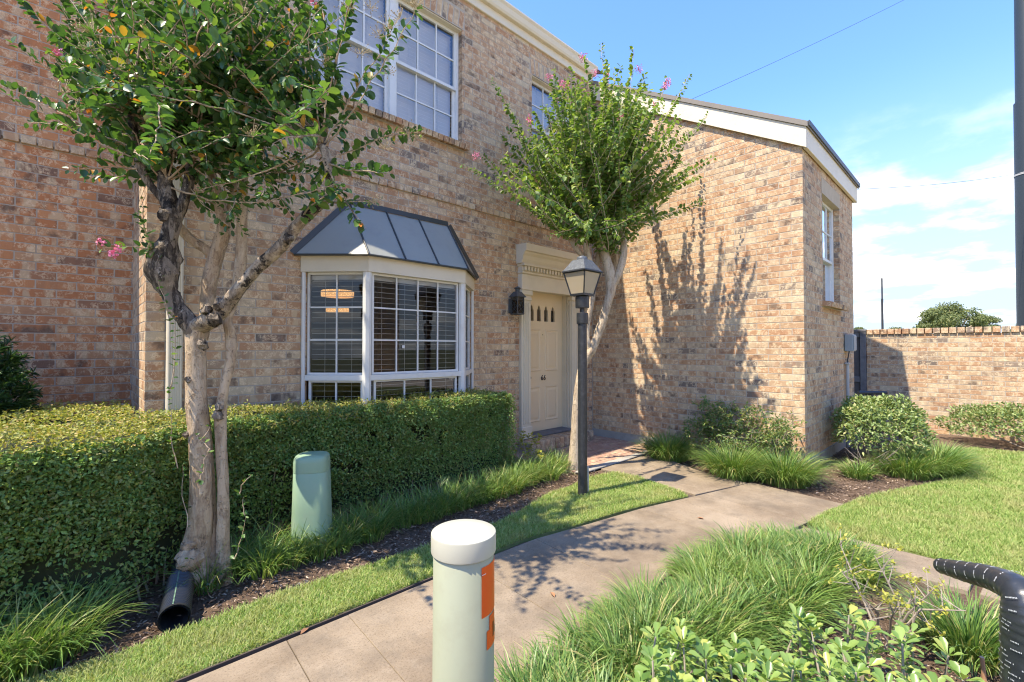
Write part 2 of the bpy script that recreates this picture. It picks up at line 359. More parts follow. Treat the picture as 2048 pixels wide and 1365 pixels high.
leaf_mat('leaf_nandina', [(0, (0.08, 0.15, 0.04)), (0.5, (0.15, 0.235, 0.065)), (0.8, (0.26, 0.30, 0.09)), (1, (0.42, 0.33, 0.16))], 0.32, 0.45, 0.4)
leaf_mat('leaf_fore', [(0, (0.11, 0.20, 0.045)), (0.4, (0.20, 0.32, 0.075)), (0.8, (0.32, 0.43, 0.12)), (1, (0.47, 0.48, 0.12))], 0.34, 0.33, 0.5)
leaf_mat('leaf_gold', [(0, (0.24, 0.26, 0.04)), (0.6, (0.42, 0.42, 0.07)), (1, (0.58, 0.55, 0.15))], 0.35, 0.5, 0.3)
leaf_mat('leaf_oak', [(0, (0.11, 0.14, 0.055)), (0.6, (0.18, 0.21, 0.08)), (1, (0.26, 0.27, 0.10))], 0.25, 0.6, 0.2)
leaf_mat('liriope', patch=((0.26, 0.36, 0.075), 3.2, 0.5), stops=[(0, (0.075, 0.155, 0.038)), (0.5, (0.15, 0.265, 0.06)), (0.8, (0.24, 0.345, 0.085)), (0.9, (0.34, 0.35, 0.11)), (1, (0.48, 0.40, 0.20))], trans=0.3, rough=0.42, spec=0.4)
leaf_mat('lawn', [(0, (0.16, 0.28, 0.05)), (0.45, (0.29, 0.40, 0.10)), (0.8, (0.43, 0.50, 0.165)), (1, (0.60, 0.53, 0.26))], 0.3, 0.5, 0.3, patch=((0.46, 0.42, 0.19), 3.4, 0.55))
def bark(name, c0, c1, c2, blk):
    m, t, b = newmat(name); g = t.nodes.new('ShaderNodeNewGeometry'); mp = nd(t, 'ShaderNodeMapping'); mp.inputs['Scale'].default_value = (1, 1, 0.3)
    t.links.new(g.outputs['Position'], mp.inputs['Vector'])
    c = ramp(t, [(0.36, c0), (0.5, c1), (0.64, c2)], noise(t, 24, 8, 0.78, mp.outputs[0]))
    pl = ramp(t, [(0.50, (0, 0, 0)), (0.53, (1, 1, 1))], noise(t, 13, 4, 0.6, mp.outputs[0], 1.0)); c = mix(t, mth(t, 'MULTIPLY', pl, 0.45), c, tuple(min(1, x * 1.22) for x in c2))
    k = ramp(t, [(0.55, (0, 0, 0)), (0.60, (1, 1, 1))], noise(t, 9, 7, 0.75)); c = mix(t, mth(t, 'MULTIPLY', k, blk), c, (0.022, 0.020, 0.018))
    sp = ramp(t, [(0.60, (0, 0, 0)), (0.64, (1, 1, 1))], noise(t, 48, 4, 0.7)); c = mix(t, mth(t, 'MULTIPLY', sp, 0.55), c, (0.07, 0.055, 0.042))
    li = ramp(t, [(0.62, (0, 0, 0)), (0.67, (1, 1, 1))], noise(t, 26, 5, 0.7)); c = mix(t, mth(t, 'MULTIPLY', li, 0.6), c, (0.52, 0.48, 0.40))
    t.links.new(c, b.inputs['Base Color']); b.inputs['Roughness'].default_value = 0.9; b.inputs['Specular IOR Level'].default_value = 0.2
    bump(t, b, mth(t, 'ADD', noise(t, 42, 8, 0.75, mp.outputs[0]), mth(t, 'MULTIPLY', pl, 0.35)), 0.9, 0.014)
bark('bark', (0.26, 0.18, 0.11), (0.45, 0.33, 0.21), (0.56, 0.44, 0.295), 0.28)
bark('bark_black', (0.022, 0.019, 0.016), (0.085, 0.068, 0.052), (0.34, 0.28, 0.21), 1.0)
bark('bark_knob', (0.09, 0.07, 0.052), (0.28, 0.22, 0.155), (0.48, 0.395, 0.285), 0.95)
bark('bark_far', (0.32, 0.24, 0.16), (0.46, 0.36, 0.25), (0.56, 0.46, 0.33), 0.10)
def glass(name, refl_tint=(0.9, 0.95, 1.0), amount=1.0, base=(0, 0, 0)):
    m, t, b = newmat(name); out = t.nodes['Material Output']; t.nodes.remove(b)
    fr = nd(t, 'ShaderNodeFresnel', IOR=1.52); gl = nd(t, 'ShaderNodeBsdfGlossy', Roughness=0.0); gl.inputs[0].default_value = (*refl_tint, 1)
    tr = nd(t, 'ShaderNodeBsdfTransparent'); tr.inputs[0].default_value = (0.94, 0.96, 0.96, 1)
    bm = nd(t, 'ShaderNodeBump', Strength=0.02, Distance=0.02); t.links.new(noise(t, 2.2, 2), bm.inputs['Height'])
    t.links.new(bm.outputs[0], gl.inputs['Normal']); t.links.new(bm.outputs[0], fr.inputs['Normal'])
    ms = t.nodes.new('ShaderNodeMixShader'); t.links.new(mth(t, 'MULTIPLY', fr.outputs[0], 1.9 * amount, True), ms.inputs[0]); t.links.new(tr.outputs[0], ms.inputs[1]); t.links.new(gl.outputs[0], ms.inputs[2])
    t.links.new(ms.outputs[0], out.inputs[0])
glass('glass', amount=1.6); glass('glass_dim', amount=0.55)
m, t, b = newmat('frosted'); b.inputs['Base Color'].default_value = (0.66, 0.55, 0.37, 1); b.inputs['Roughness'].default_value = 0.35; b.inputs['Transmission Weight'].default_value = 0.45; b.inputs['IOR'].default_value = 1.3
m, t, b = newmat('chandelier'); v = nd(t, 'ShaderNodeTexVoronoi', Scale=60.0); g = t.nodes.new('ShaderNodeNewGeometry'); t.links.new(g.outputs['Position'], v.inputs['Vector'])
cc = ramp(t, [(0.1, (1.0, 0.62, 0.25)), (0.5, (0.55, 0.27, 0.09))], v.outputs['Distance']); t.links.new(cc, b.inputs['Base Color']); t.links.new(cc, b.inputs['Emission Color']); b.inputs['Emission Strength'].default_value = 0.30

# ------------------------------------------------------------------ leaf and blade generators
ROUND = (np.array([[0, 0, 0], [.18, .36, .09], [.52, .5, .13], [.84, .32, .07], [1, 0, -.05], [.84, -.32, .07], [.52, -.5, .13], [.18, -.36, .09], [.5, 0, 0]], float),
         np.array([[0, 8, 2, 1], [8, 4, 3, 2], [0, 7, 6, 8], [8, 6, 5, 4]]))
POINT = (np.array([[0, 0, 0], [.2, .30, .06], [.45, .5, .10], [.74, .33, .06], [1, 0, -.10], [.74, -.33, .06], [.45, -.5, .10], [.2, -.30, .06], [.5, 0, 0]], float), ROUND[1])
DIAM = (np.array([[0, 0, 0], [.45, .5, .09], [1, 0, -.03], [.45, -.5, .09]]), np.array([[0, 3, 2, 1]]))
FOLD = (np.array([[0, 0, 0], [.4, .5, .16], [1, 0, -.03], [.4, -.5, .16], [.45, 0, 0]]), np.array([[0, 4, 2, 1], [0, 3, 2, 4]]))
def rand_unit(n): return nz(rng.normal(size=(n, 3)))
def leaves(name, P, D, N, L, Wd, tmpl, mat, parent=None, **k):
    P = np.asarray(P, float); n = len(P); D = nz(D); N = nz(np.asarray(N) - D * np.sum(np.asarray(N) * D, 1, keepdims=True)); S = np.cross(N, D)
    L = np.broadcast_to(L, (n,))[:, None, None]; Wd = np.broadcast_to(Wd, (n,))[:, None, None]
    tv, tf = tmpl
    V = P[:, None] + tv[None, :, 0:1] * L * D[:, None] + tv[None, :, 1:2] * Wd * S[:, None] + tv[None, :, 2:3] * L * N[:, None]
    Fq = (tf[None] + (np.arange(n) * len(tv))[:, None, None]).reshape(-1, tf.shape[1])
    return big_mesh(name, V.reshape(-1, 3), Fq, mat, parent, smooth=True, **k)
def leaf_objects(P, D, N, L, Wd, tmpl, mat, parent, name='leaf'):
    me = bpy.data.meshes.new(name); me.from_pydata([tuple(v) for v in tmpl[0]], [], [tuple(dict.fromkeys(map(int, f))) for f in tmpl[1]]); me.polygons.foreach_set('use_smooth', [True] * len(me.polygons)); me.materials.append(M[mat])
    D = nz(D); N = nz(N - D * np.sum(N * D, 1, keepdims=True)); S = np.cross(N, D)
    for i in range(len(P)):
        o = bpy.data.objects.new(name, me); link(o, parent)
        l, w = float(L[i]), float(Wd[i])
        o.matrix_basis = Matrix(((D[i][0] * l, S[i][0] * w, N[i][0] * l, P[i][0]), (D[i][1] * l, S[i][1] * w, N[i][1] * l, P[i][1]), (D[i][2] * l, S[i][2] * w, N[i][2] * l, P[i][2]), (0, 0, 0, 1)))
def blades(name, P, Lean, L, Wd, bend, mat, parent=None, seg=3, **k):
    P = np.asarray(P, float); n = len(P); Lean = nz(np.asarray(Lean, float) * [1, 1, 0]); S = np.stack([-Lean[:, 1], Lean[:, 0], np.zeros(n)], 1)
    tw = rng.uniform(-.9, .9, n)[:, None]; S = nz(S * np.cos(tw) + Lean * np.sin(tw))
    V = np.zeros((n, (seg + 1) * 2, 3)); th0 = np.zeros(n); pos = P.copy(); a0 = rng.uniform(.02, .28, n)
    for i in range(seg + 1):
        w = Wd * (1 - (i / seg) ** 2 * .85) * .5
        V[:, 2 * i] = pos - S * w[:, None]; V[:, 2 * i + 1] = pos + S * w[:, None]
        a = a0 + bend * (i + .5) / seg
        pos = pos + (Lean * np.sin(a)[:, None] + np.array([0, 0, 1.0]) * np.cos(a)[:, None]) * (L / seg)[:, None]
    V[:, :, 2] = np.maximum(V[:, :, 2], P[:, None, 2] - 0.01)
    q = np.array([[2 * i, 2 * i + 1, 2 * i + 3, 2 * i + 2] for i in range(seg)])
    Fq = (q[None] + (np.arange(n) * (seg + 1) * 2)[:, None, None]).reshape(-1, 4)
    return big_mesh(name, V.reshape(-1, 3), Fq, mat, parent, smooth=True, **k)
def in_poly(x, y, poly):
    x = np.asarray(x); y = np.asarray(y); r = np.zeros(x.shape, bool); n = len(poly)
    for i in range(n):
        x0, y0 = poly[i]; x1, y1 = poly[(i + 1) % n]
        if y0 == y1: continue
        c = ((y0 > y) != (y1 > y)) & (x < (x1 - x0) * (y - y0) / (y1 - y0) + x0); r ^= c
    return r
def scatter_poly(poly, n):
    p = np.array(poly); lo, hi = p.min(0), p.max(0); out = np.zeros((0, 2))
    while len(out) < n:
        q = rng.uniform(lo, hi, (n * 2, 2)); out = np.vstack([out, q[in_poly(q[:, 0], q[:, 1], poly)]])
    return out[:n]
def fbm2(x, y, s=1.0, seed=0):
    r = np.random.default_rng(seed); v = 0
    for i in range(6):
        a = r.uniform(0, 6.28); f = s * (1.0 + i * 0.9); v = v + np.sin((x * math.cos(a) + y * math.sin(a)) * f + r.uniform(0, 6.28)) / (1 + i * .6)
    return v / 2.6

# ------------------------------------------------------------------ ground, walkway, porch, lawn, beds
FY, WX, RY, BX, NY = 4.45, 6.04, 1.47, 10.40, 5.63      # facade, wing side, wing end, garden wall, neighbour wall
FX0, WX1 = 0.367, 8.80
MB().quad((-60, -300, -0.06), (320, -300, -0.06), (320, 300, -0.06), (-60, 300, -0.06)).build('ground', 'field', kind='structure')
MB().quad((-9, -9, -0.030), (14, -9, -0.030), (14, 9, -0.030), (-9, 9, -0.030)).build('planting_bed', 'mulch', kind='structure')

walk = MB().prism([(-6, 1.405), (3.0, 1.385), (3.45, 1.215), (4.18, 1.06), (5.08, 0.92), (5.06, 1.9), (5.4, 2.6), (5.42, 3.12), (4.42, 3.12), (4.40, 2.45), (4.25, 2.0), (3.3, 2.17), (2.4, 2.33), (-6, 2.35)], -0.055, -0.022).build('walkway', 'edging', kind='structure')
MB().quad((-14, -13, -0.026), (20, -13, -0.026), (20, -2.3, -0.026), (-14, -2.3, -0.026)).build('bounce_paving', 'bounce_pale', kind='structure')  # unseen paving added behind the camera to bounce warm light onto the facade
# slabs: a strip along the house and a flare at the junction, cut by joints across the walk
def slab(poly, dz=0.0):
    c = np.mean(poly, 0); q = [tuple(c + (np.array(p) - c) * (1 - 0.0036 / max(0.1, np.linalg.norm(np.array(p) - c)))) for p in poly]
    n = len(q); b = MB(); ins = [tuple(np.array(p) + nz(c - np.array(p)) * 0.005) for p in q]
    b.add([(x, y, -0.05) for x, y in q] + [(x, y, dz - 0.004) for x, y in q] + [(x, y, dz) for x, y in ins],
          [(i, (i + 1) % n, n + (i + 1) % n, n + i) for i in range(n)] + [(n + i, n + (i + 1) % n, 2 * n + (i + 1) % n, 2 * n + i) for i in range(n)] + [tuple(range(2 * n, 3 * n))])
    return b.build('slab', 'concrete', walk)
def upper(x): return float(np.interp(x, [-6, 2.35, 2.83, 3.33, 3.69, 4.22, 5.05], [2.36, 2.345, 2.245, 2.18, 2.10, 1.955, 1.74]))
def lower(x): return float(np.interp(x, [-6, 3.0, 3.45, 4.19, 5.1], [1.40, 1.38, 1.21, 1.055, 0.915]))
jx = [-6, -4.9, -3.8, -2.9, -2.0, -1.4, -0.85, -0.28, 0.16, 0.74, 1.04, 1.86, 2.45, 2.98, 3.57, 4.02, 4.36, 4.74, 5.10]
for i, (a, c) in enumerate(zip(jx[:-1], jx[1:])):
    sk = 0.10 if a > 2 else 0.05
    sk2 = 0.10 if c > 2 else 0.05
    slab([(a - sk, lower(a)), (c - sk2, lower(c)), (c, upper(c)), (a, upper(a))], 0.0)
slab([(4.30, 1.965), (5.06, 1.755), (5.16, 2.30), (4.40, 2.455)], -0.003)
slab([(4.40, 2.455), (5.16, 2.30), (5.40, 2.795), (4.44, 2.79)], -0.002)
slab([(4.44, 2.79), (5.40, 2.795), (5.50, 3.14), (4.42, 3.14)], -0.003)
for k in range(6): slab([(3.74, 0.10 - k), (4.14, 0.06 - k), (4.14, 1.02 - k), (3.74, 1.12 - k + (0 if k == 0 else -0.06))], -0.002)

porch = MB().box((4.10, 3.17, -0.05), (6.035, 4.44, -0.012)).build('porch', 'mortar', kind='structure')
pm = MB().cbox((-0.5, -0.5, -0.5), (0.5, 0.5, 0.5), 0.03)
pv = bpy.data.meshes.new('paver'); pv.from_pydata(pm.v, [], pm.f); pv.materials.append(M['paver'])
def paver(x0, y0, x1, y1, z0=-0.04, z1=0.0):
    o = bpy.data.objects.new('paver', pv); link(o, porch); z1 += random.uniform(-.0015, .0015)
    o.location = ((x0 + x1) / 2, (y0 + y1) / 2, (z0 + z1) / 2); o.scale = (x1 - x0, y1 - y0, z1 - z0)
row = 0; y = 3.275
while y < 4.43:
    x = 4.10 - (row % 2) * 0.1
    while x < 6.03:
        a, c = max(x, 4.10), min(x + 0.193, 6.034)
        if c - a > .03: paver(a, y, c, min(y + 0.089, 4.44))
        x += 0.2
    y += 0.096; row += 1
for i in range(8):                                                # front kerb of the porch
    MB().cbox((4.10 + i * 0.2425, 3.17, -0.05), (4.10 + (i + 1) * 0.2425 - 0.006, 3.268, 0.004), 0.006).build('kerb_stone', 'foundation', porch)

LAWN1 = [(-6, 2.40), (2.38, 2.385), (2.83, 2.285), (3.33, 2.215), (3.69, 2.14), (4.20, 1.985), (4.27, 2.1), (4.37, 2.45), (4.42, 2.64), (4.38, 2.93), (4.03, 3.02), (3.6, 2.95), (3.33, 2.95), (2.94, 2.84), (2.47, 2.74), (1.83, 2.76), (1.26, 2.79), (.85, 2.80), (.46, 2.79), (.1, 2.78), (-.18, 2.80), (-6, 2.85)]
LAWN2 = [(5.09, .89), (4.67, .98), (4.22, 1.02), (4.15, .85), (4.15, .25), (4.16, -7), (9.25, -7), (9.15, .15), (8.8, .42), (8.2, .36), (7.55, .18), (6.9, .28), (6.3, .47), (5.53, .77)]
for nm, poly, n, hh in (('lawn', LAWN1, 52000, 0.042), ('lawn', LAWN2, 0, 0.05)):
    MB().prism(poly, -0.05, -0.004).build(nm, 'turf', kind='structure')
def lawn(poly, n, h0, near, lbl):
    p = scatter_poly(poly, n)
    d = np.hypot(p[:, 0], p[:, 1]); keep = rng.uniform(size=n) < np.clip((near / d) ** 1.3, .12, 1); p = p[keep]; d = d[keep]; n = len(p)
    hv = h0 * (1 + .35 * fbm2(p[:, 0], p[:, 1], 6, 3)) * rng.uniform(.6, 1.35, n)
    a = rng.uniform(0, 6.28, n)
    blades('grass', np.c_[p, np.full(n, -.006)], np.c_[np.cos(a), np.sin(a), a * 0], hv, 0.0026 * (1 + d * .13) * rng.uniform(.7, 1.3, n), rng.uniform(.4, 1.9, n), 'lawn', seg=2, label=lbl, cat='grass', kind='stuff')
lawn(LAWN1, 190000, .034, 3.2, 'trimmed grass strip between the walkway and the mulch bed')
lawn(LAWN2[:5] + [(4.16, -2.2), (9.2, -2.2)] + LAWN2[7:], 420000, .036, 4.6, 'sunny green lawn in front of the garden wall')
# dark steel edging between the grass strip and the walk
e = MB(); pts = [(-6, 2.376), (-1, 2.376), (0, 2.374), (1.2, 2.366), (1.95, 2.362)]
e.add([(x, y0 - .004 + s, z) for x, y0 in pts for s in (0, .009) for z in (-.05, .003)], [])
for i in range(len(pts) - 1):
    b0 = i * 4; e.f += [(b0 + 1, b0 + 3, b0 + 7, b0 + 5), (b0, b0 + 1, b0 + 5, b0 + 4), (b0 + 2, b0 + 6, b0 + 7, b0 + 3)]
e.build('edging_strip', 'edging', label='dark steel edging between grass strip and concrete walkway', cat='edging')
# mulch chips
pp = np.vstack([scatter_poly([(-1, 2.78), (4.3, 2.72), (4.4, 3.6), (-1, 3.5)], 7000), scatter_poly([(5.1, .8), (9.2, .1), (9.2, 1.45), (6.2, 1.45), (5.95, 3.0), (5.45, 3.0), (5.2, 1.7)], 5000),
                scatter_poly([(0.5, -1), (3.3, -1.2), (3.3, 1.2), (1.0, 1.3)], 8000)])
pp = pp[~(in_poly(pp[:, 0], pp[:, 1], LAWN1) | in_poly(pp[:, 0], pp[:, 1], LAWN2))]
n = len(pp); a = rng.uniform(0, 6.28, n)
leaves('mulch_chips', np.c_[pp, rng.uniform(-.030, -.012, n)], np.c_[np.cos(a), np.sin(a), rng.normal(0, .25, n)], np.c_[rng.normal(0, .45, (n, 2)), np.ones(n)], rng.uniform(.012, .05, n), rng.uniform(.004, .012, n), FOLD, 'chip', label='loose brown bark mulch in the planting beds', cat='mulch', kind='stuff')

# ------------------------------------------------------------------ brick walls
CH, BL, JT, BD = 0.0762, 0.254, 0.009, 0.100
c_ = 0.0020
_bx, _bz = (BL - JT) / 2, (CH - JT) / 2
BV = np.array([[-_bx + c_, 0, -_bz + c_], [_bx - c_, 0, -_bz + c_], [_bx - c_, 0, _bz - c_], [-_bx + c_, 0, _bz - c_],
               [-_bx, -c_, -_bz], [_bx, -c_, -_bz], [_bx, -c_, _bz], [-_bx, -c_, _bz],
               [-_bx, -BD, -_bz], [_bx, -BD, -_bz], [_bx, -BD, _bz], [-_bx, -BD, _bz]])      # (along, outward, up)
BF = np.array([[0, 1, 2, 3], [0, 4, 5, 1], [1, 5, 6, 2], [2, 6, 7, 3], [3, 7, 4, 0], [4, 8, 9, 5], [5, 9, 10, 6], [6, 10, 11, 7], [7, 11, 8, 4]])
def sub_rect(r, h):
    a0, a1, b0, b1 = r; c0, c1, d0, d1 = h
    if a1 <= c0 or a0 >= c1 or b1 <= d0 or b0 >= d1: return [r]
    out = []
    if a0 < c0: out.append((a0, c0, b0, b1))
    if a1 > c1: out.append((c1, a1, b0, b1))
    m0, m1 = max(a0, c0), min(a1, c1)
    if b0 < d0: out.append((m0, m1, b0, d0))
    if b1 > d1: out.append((m0, m1, d1, b1))
    return out
def lay(u0, u1, z0, z1, holes=(), top=None, first=0, step_z=None):
    """rects (u0,u1,z0,z1,outward offset) of a running bond wall"""
    out = []; k = 0; z = z0
    while z < z1 - .02:
        x = u0 - ((k + first) % 2) * BL / 2
        while x < u1:
            rects = [(max(x, u0) + JT / 2, min(x + BL, u1) - JT / 2, z + JT / 2, min(z + CH, z1) - JT / 2)]
            for h in holes:
                rects = [q for r in rects for q in sub_rect(r, h)]
            for r in rects:
                a, c, lo, hi = r
                if top is not None: hi = min(hi, top((a + c) / 2))
                if c - a > .022 and hi - lo > .016: out.append((a, c, lo, hi, (step_z[1] if step_z and z >= step_z[0] else 0) + random.uniform(-.0009, .0009)))
            x += BL
        z += CH; k += 1
    return out
def place(rects, org, u, nrm):                                    # -> centres, sizes in world
    R = np.array(rects); u = np.array(u, float); nrm = np.array(nrm, float); org = np.array(org, float)
    C = org + np.outer((R[:, 0] + R[:, 1]) / 2, u) + np.outer(R[:, 4], nrm); C[:, 2] += (R[:, 2] + R[:, 3]) / 2
    return dict(C=C, sx=(R[:, 1] - R[:, 0]) / (BL - JT), sz=(R[:, 3] - R[:, 2]) / (CH - JT), u=u, n=nrm, N=len(R))
BM = bpy.data.meshes.new('brick'); BM.from_pydata([tuple(v) for v in BV], [], [tuple(int(i) for i in f) for f in BF]); BM.materials.append(M['brick'])
def score(w):
    x, y, z = proj(w['C']); s = np.where((z > .3) & (x > -20) & (x < 2068) & (y > -20) & (y < 1385), 1.0, 0.0)
    return s * w['sx'] * w['sz'] / np.maximum(z, .1) ** 2 * np.abs(np.sum(nz(w['C'] - CAM) * w['n'], 1))
def bricks(walls, limit, stuff_parent, mesh=None, mat='brick'):
    mesh = mesh or BM
    """walls: list of (placed, parent object). The largest in view become objects, the rest one mesh."""
    sc = np.concatenate([score(w) for w, _ in walls]); order = np.argsort(-sc); single = np.zeros(len(sc), bool); single[order[:limit]] = True
    single &= sc > 0
    VS = []; FS = []; nv = 0; i0 = 0
    for w, par in walls:
        m = single[i0:i0 + w['N']]; i0 += w['N']
        rot = Matrix((tuple(w['u']), tuple(w['n']), (0, 0, 1))).transposed().to_4x4()
        for i in np.nonzero(m)[0]:
            o = bpy.data.objects.new('brick', mesh); link(o, par)
            o.matrix_basis = Matrix.Translation(w['C'][i]) @ rot @ Matrix.Diagonal((w['sx'][i], 1, w['sz'][i], 1))
        k = np.nonzero(~m)[0]
        B = np.broadcast_to(BV, (len(k), 12, 3)) * np.stack([w['sx'][k], np.ones(len(k)), w['sz'][k]], 1)[:, None]
        V = w['C'][k][:, None] + B[..., 0:1] * w['u'] + B[..., 1:2] * w['n'] + B[..., 2:3] * np.array([0, 0, 1.0])
        VS.append(V.reshape(-1, 3)); FS.append((BF[None] + (np.arange(len(k)) * 12)[:, None, None]).reshape(-1, 4) + nv); nv += len(k) * 12
    return big_mesh('brick', np.vstack(VS), np.vstack(FS), mat, stuff_parent, kind='stuff')
def core_cells(b, u0, u1, z0, z1, holes, fn):
    us = sorted({u0, u1, *[h for q in holes for h in q[:2] if u0 < h < u1]}); zs = sorted({z0, z1, *[h for q in holes for h in q[2:] if z0 < h < z1]})
    for a, c in zip(us[:-1], us[1:]):
        for lo, hi in zip(zs[:-1], zs[1:]):
            mu, mz = (a + c) / 2, (lo + hi) / 2
            if any(q[0] < mu < q[1] and q[2] < mz < q[3] for q in holes): continue
            b.quad(fn(a, lo), fn(c, lo), fn(c, hi), fn(a, hi))

house = empty('townhouse', (3.2, 4.6, 0), 'two storey tan brick townhouse with bay window and door numbered 66', 'house')
neigh = empty('townhouse', (-2.0, 5.7, 0), 'neighbouring brick townhouse wall set back beside the cream downspout', 'house')
BAND = 3.13
W1 = (1.57, 3.375, 3.915, 5.32); W2 = (4.61, 5.53, 3.915, 5.285)
BAYH = (1.56, 3.51, 0.35, 2.30); DOORH = (4.40, 5.63, -0.05, 2.30)
PRJ = 0.018
# facade
fholes = [W1, W2, BAYH, DOORH]
def jack(w): return (w[0] - .04, w[1] + .04, w[3] + .002, w[3] + .232)
lay_holes = fholes + [jack(W1), jack(W2), (W1[0] - .07, W1[1] + .07, W1[2] - .092, W1[2]), (W2[0] - .07, W2[1] + .07, W2[2] - .092, W2[2]), (FX0 - 1, WX + 1, BAND, BAND + .0762)]
Z0 = BAND - 42 * CH
fr = lay(FX0 - JT / 2, WX - .004, Z0, 5.72, lay_holes, step_z=(BAND + .05, PRJ))
b = MB(); core_cells(b, FX0 + .0022, WX, -.05, BAND + .03, fholes, lambda u, z: (u, FY + .0022, z)); core_cells(b, FX0 + .0022, WX, BAND + .03, 5.80, fholes, lambda u, z: (u, FY + .0022 - PRJ, z))
b.quad((FX0 + .0022, FY + .02, -.05), (FX0 + .0022, FY + .0022, -.05), (FX0 + .0022, FY + .0022, 5.8), (FX0 + .0022, FY + .02, 5.8))
for h in (W1, W2):
    a, c, lo, hi = h; y0, y1 = FY - .01, FY + .16; e = .006
    b.quad((a - e, y1, lo), (a - e, y0, lo), (a - e, y0, hi), (a - e, y1, hi)); b.quad((c + e, y0, lo), (c + e, y1, lo), (c + e, y1, hi), (c + e, y0, hi))
front_wall = b.build('front_wall', 'mortar', house)
# belt of header bricks, sills and flat arches
hm = MB().cbox((-0.5, -0.5, -0.5), (0.5, 0.5, 0.5), 0.045); HB = bpy.data.meshes.new('header_brick'); HB.from_pydata(hm.v, [], hm.f); HB.materials.append(M['brick'])
def hbrick(c, size, parent, name='header_brick', rx=0.0, ry=0.0, rz=0.0):
    o = bpy.data.objects.new(name, HB); link(o, parent)
    o.matrix_basis = Matrix.Translation(c) @ Matrix.Rotation(rz, 4, 'Z') @ Matrix.Rotation(ry, 4, 'Y') @ Matrix.Rotation(rx, 4, 'X') @ Matrix.Diagonal((*size, 1)); return o
x = FX0 + .05
while x < WX - .03:
    hbrick((x, FY - PRJ - .006 + .05 + random.uniform(-.002, .002), BAND + .0381), (.0905, .10, .0665), front_wall); x += .1005
for w in (W1, W2):
    x = w[0] - .07 + .04
    while x < w[1] + .06:
        hbrick((x, FY - .02 + random.uniform(-.002, .002), w[2] - .050), (.068, .16, .066), front_wall, 'sill_brick', rx=math.radians(12)); x += .0775
    cx = (w[0] + w[1]) / 2; n = int((w[1] - w[0] + .06) / .077); n -= (n + 1) % 2
    for i in range(n):
        t = (i - (n - 1) / 2) * (w[1] - w[0] + .06) / n
        if w is W2 and abs(i - (n - 1) / 2) <= 1:
            continue
        hbrick((cx + t, FY - PRJ + .05, w[3] + .118), (.067, .10, .215), front_wall, 'arch_brick', ry=math.radians(t / (w[1] - w[0]) * 16))
    if w is W2:
        MB().extr([(-.095, 0), (.095, 0), (.125, .235), (-.125, .235)], (cx, FY - PRJ - .012, w[3]), (1, 0, 0), (0, 0, 1), (0, .10, 0)).build('keystone', 'stone', front_wall)
    MB().box((w[0] - .003, FY - .005, w[3] - .012), (w[1] + .003, FY + .12, w[3] + .004)).build('lintel', 'cream', front_wall)
# wing: side (lit), end wall, with foundation plinth
SLOPE = (4.604 - 3.733) / (2.981 - 1.493)
def rake(y): return 3.728 + SLOPE * (y - RY)
WR = (6.93, 7.88, 2.02, 3.40)
wz0 = 0.105
sr = lay(-JT / 2, FY - RY - .005, wz0, 5.7, (), top=lambda u: rake(RY + u) + .05)
wing_side = MB().prism([(0, 0), (1, 0), (1, 1), (0, 1)], 0, 0)
wb = MB(); wb.add([(WX + .0022, RY + .0022, 0), (WX + .0022, FY + .02, 0), (WX + .0022, FY + .02, rake(FY) + .1), (WX + .0022, RY + .0022, rake(RY) + .05)], [(0, 1, 2, 3)])
wb.quad((WX + .0022, RY + .0022, 0), (WX + .2, RY + .0022, 0), (WX + .2, RY + .0022, 3.8), (WX + .0022, RY + .0022, 3.8))
wing_side = wb.build('wing_side_wall', 'mortar', house)
er = lay(0, WX1 - WX - .11 + JT / 2, wz0, 3.80, [(WR[0] - WX - .11, WR[1] - WX - .11, WR[2], WR[3]), (WR[0] - WX - .15, WR[1] - WX - .07, WR[3], WR[3] + .20), (WR[0] - WX - .16, WR[1] - WX - .06, WR[2] - .085, WR[2])])
wb = MB(); core_cells(wb, WX + .2, WX1 - .007, 0, 3.85, [WR], lambda u, z: (u, RY + .0022, z))
for a, sgn in ((WR[0] - .006, 1), (WR[1] + .006, -1)):
    wb.quad((a, RY, WR[2]), (a, RY + .16, WR[2]), (a, RY + .16, WR[3]), (a, RY, WR[3]))
wb.quad((WX1 - .007, RY + .0022, 0), (WX1 - .007, FY + 3, 0), (WX1 - .007, FY + 3, 3.85), (WX1 - .007, RY + .0022, 3.85))
wing_end = wb.build('wing_end_wall', 'mortar', house)
MB().box((WX - .012, RY - .012, -.05), (WX + .08, FY - .01, wz0)).build('plinth', 'foundation', house)
MB().box((WX + .081, RY - .011, -.05), (WX1 + .01, RY + .08, wz0 - .002)).build('plinth', 'foundation', house)
x = WR[0] - .02
while x < WR[1] + .03:
    hbrick((x, RY - .025, WR[2] - .045), (.066, .16, .066), wing_end, 'sill_brick', rx=math.radians(12)); x += .0765
MB().box((WR[0] - .04, RY - .004, WR[3]), (WR[1] + .04, RY + .1, WR[3] + .195)).build('lintel', 'stone', wing_end)
bricks([(place(fr, (0, FY, 0), (1, 0, 0), (0, -1, 0)), front_wall), (place([(FX0 * 0 + a, c, lo, hi, o) for a, c, lo, hi, o in sr], (WX, RY, 0), (0, 1, 0), (-1, 0, 0)), wing_side),
        (place(er, (WX + .11, RY, 0), (1, 0, 0), (0, -1, 0)), wing_end)], 300, house)
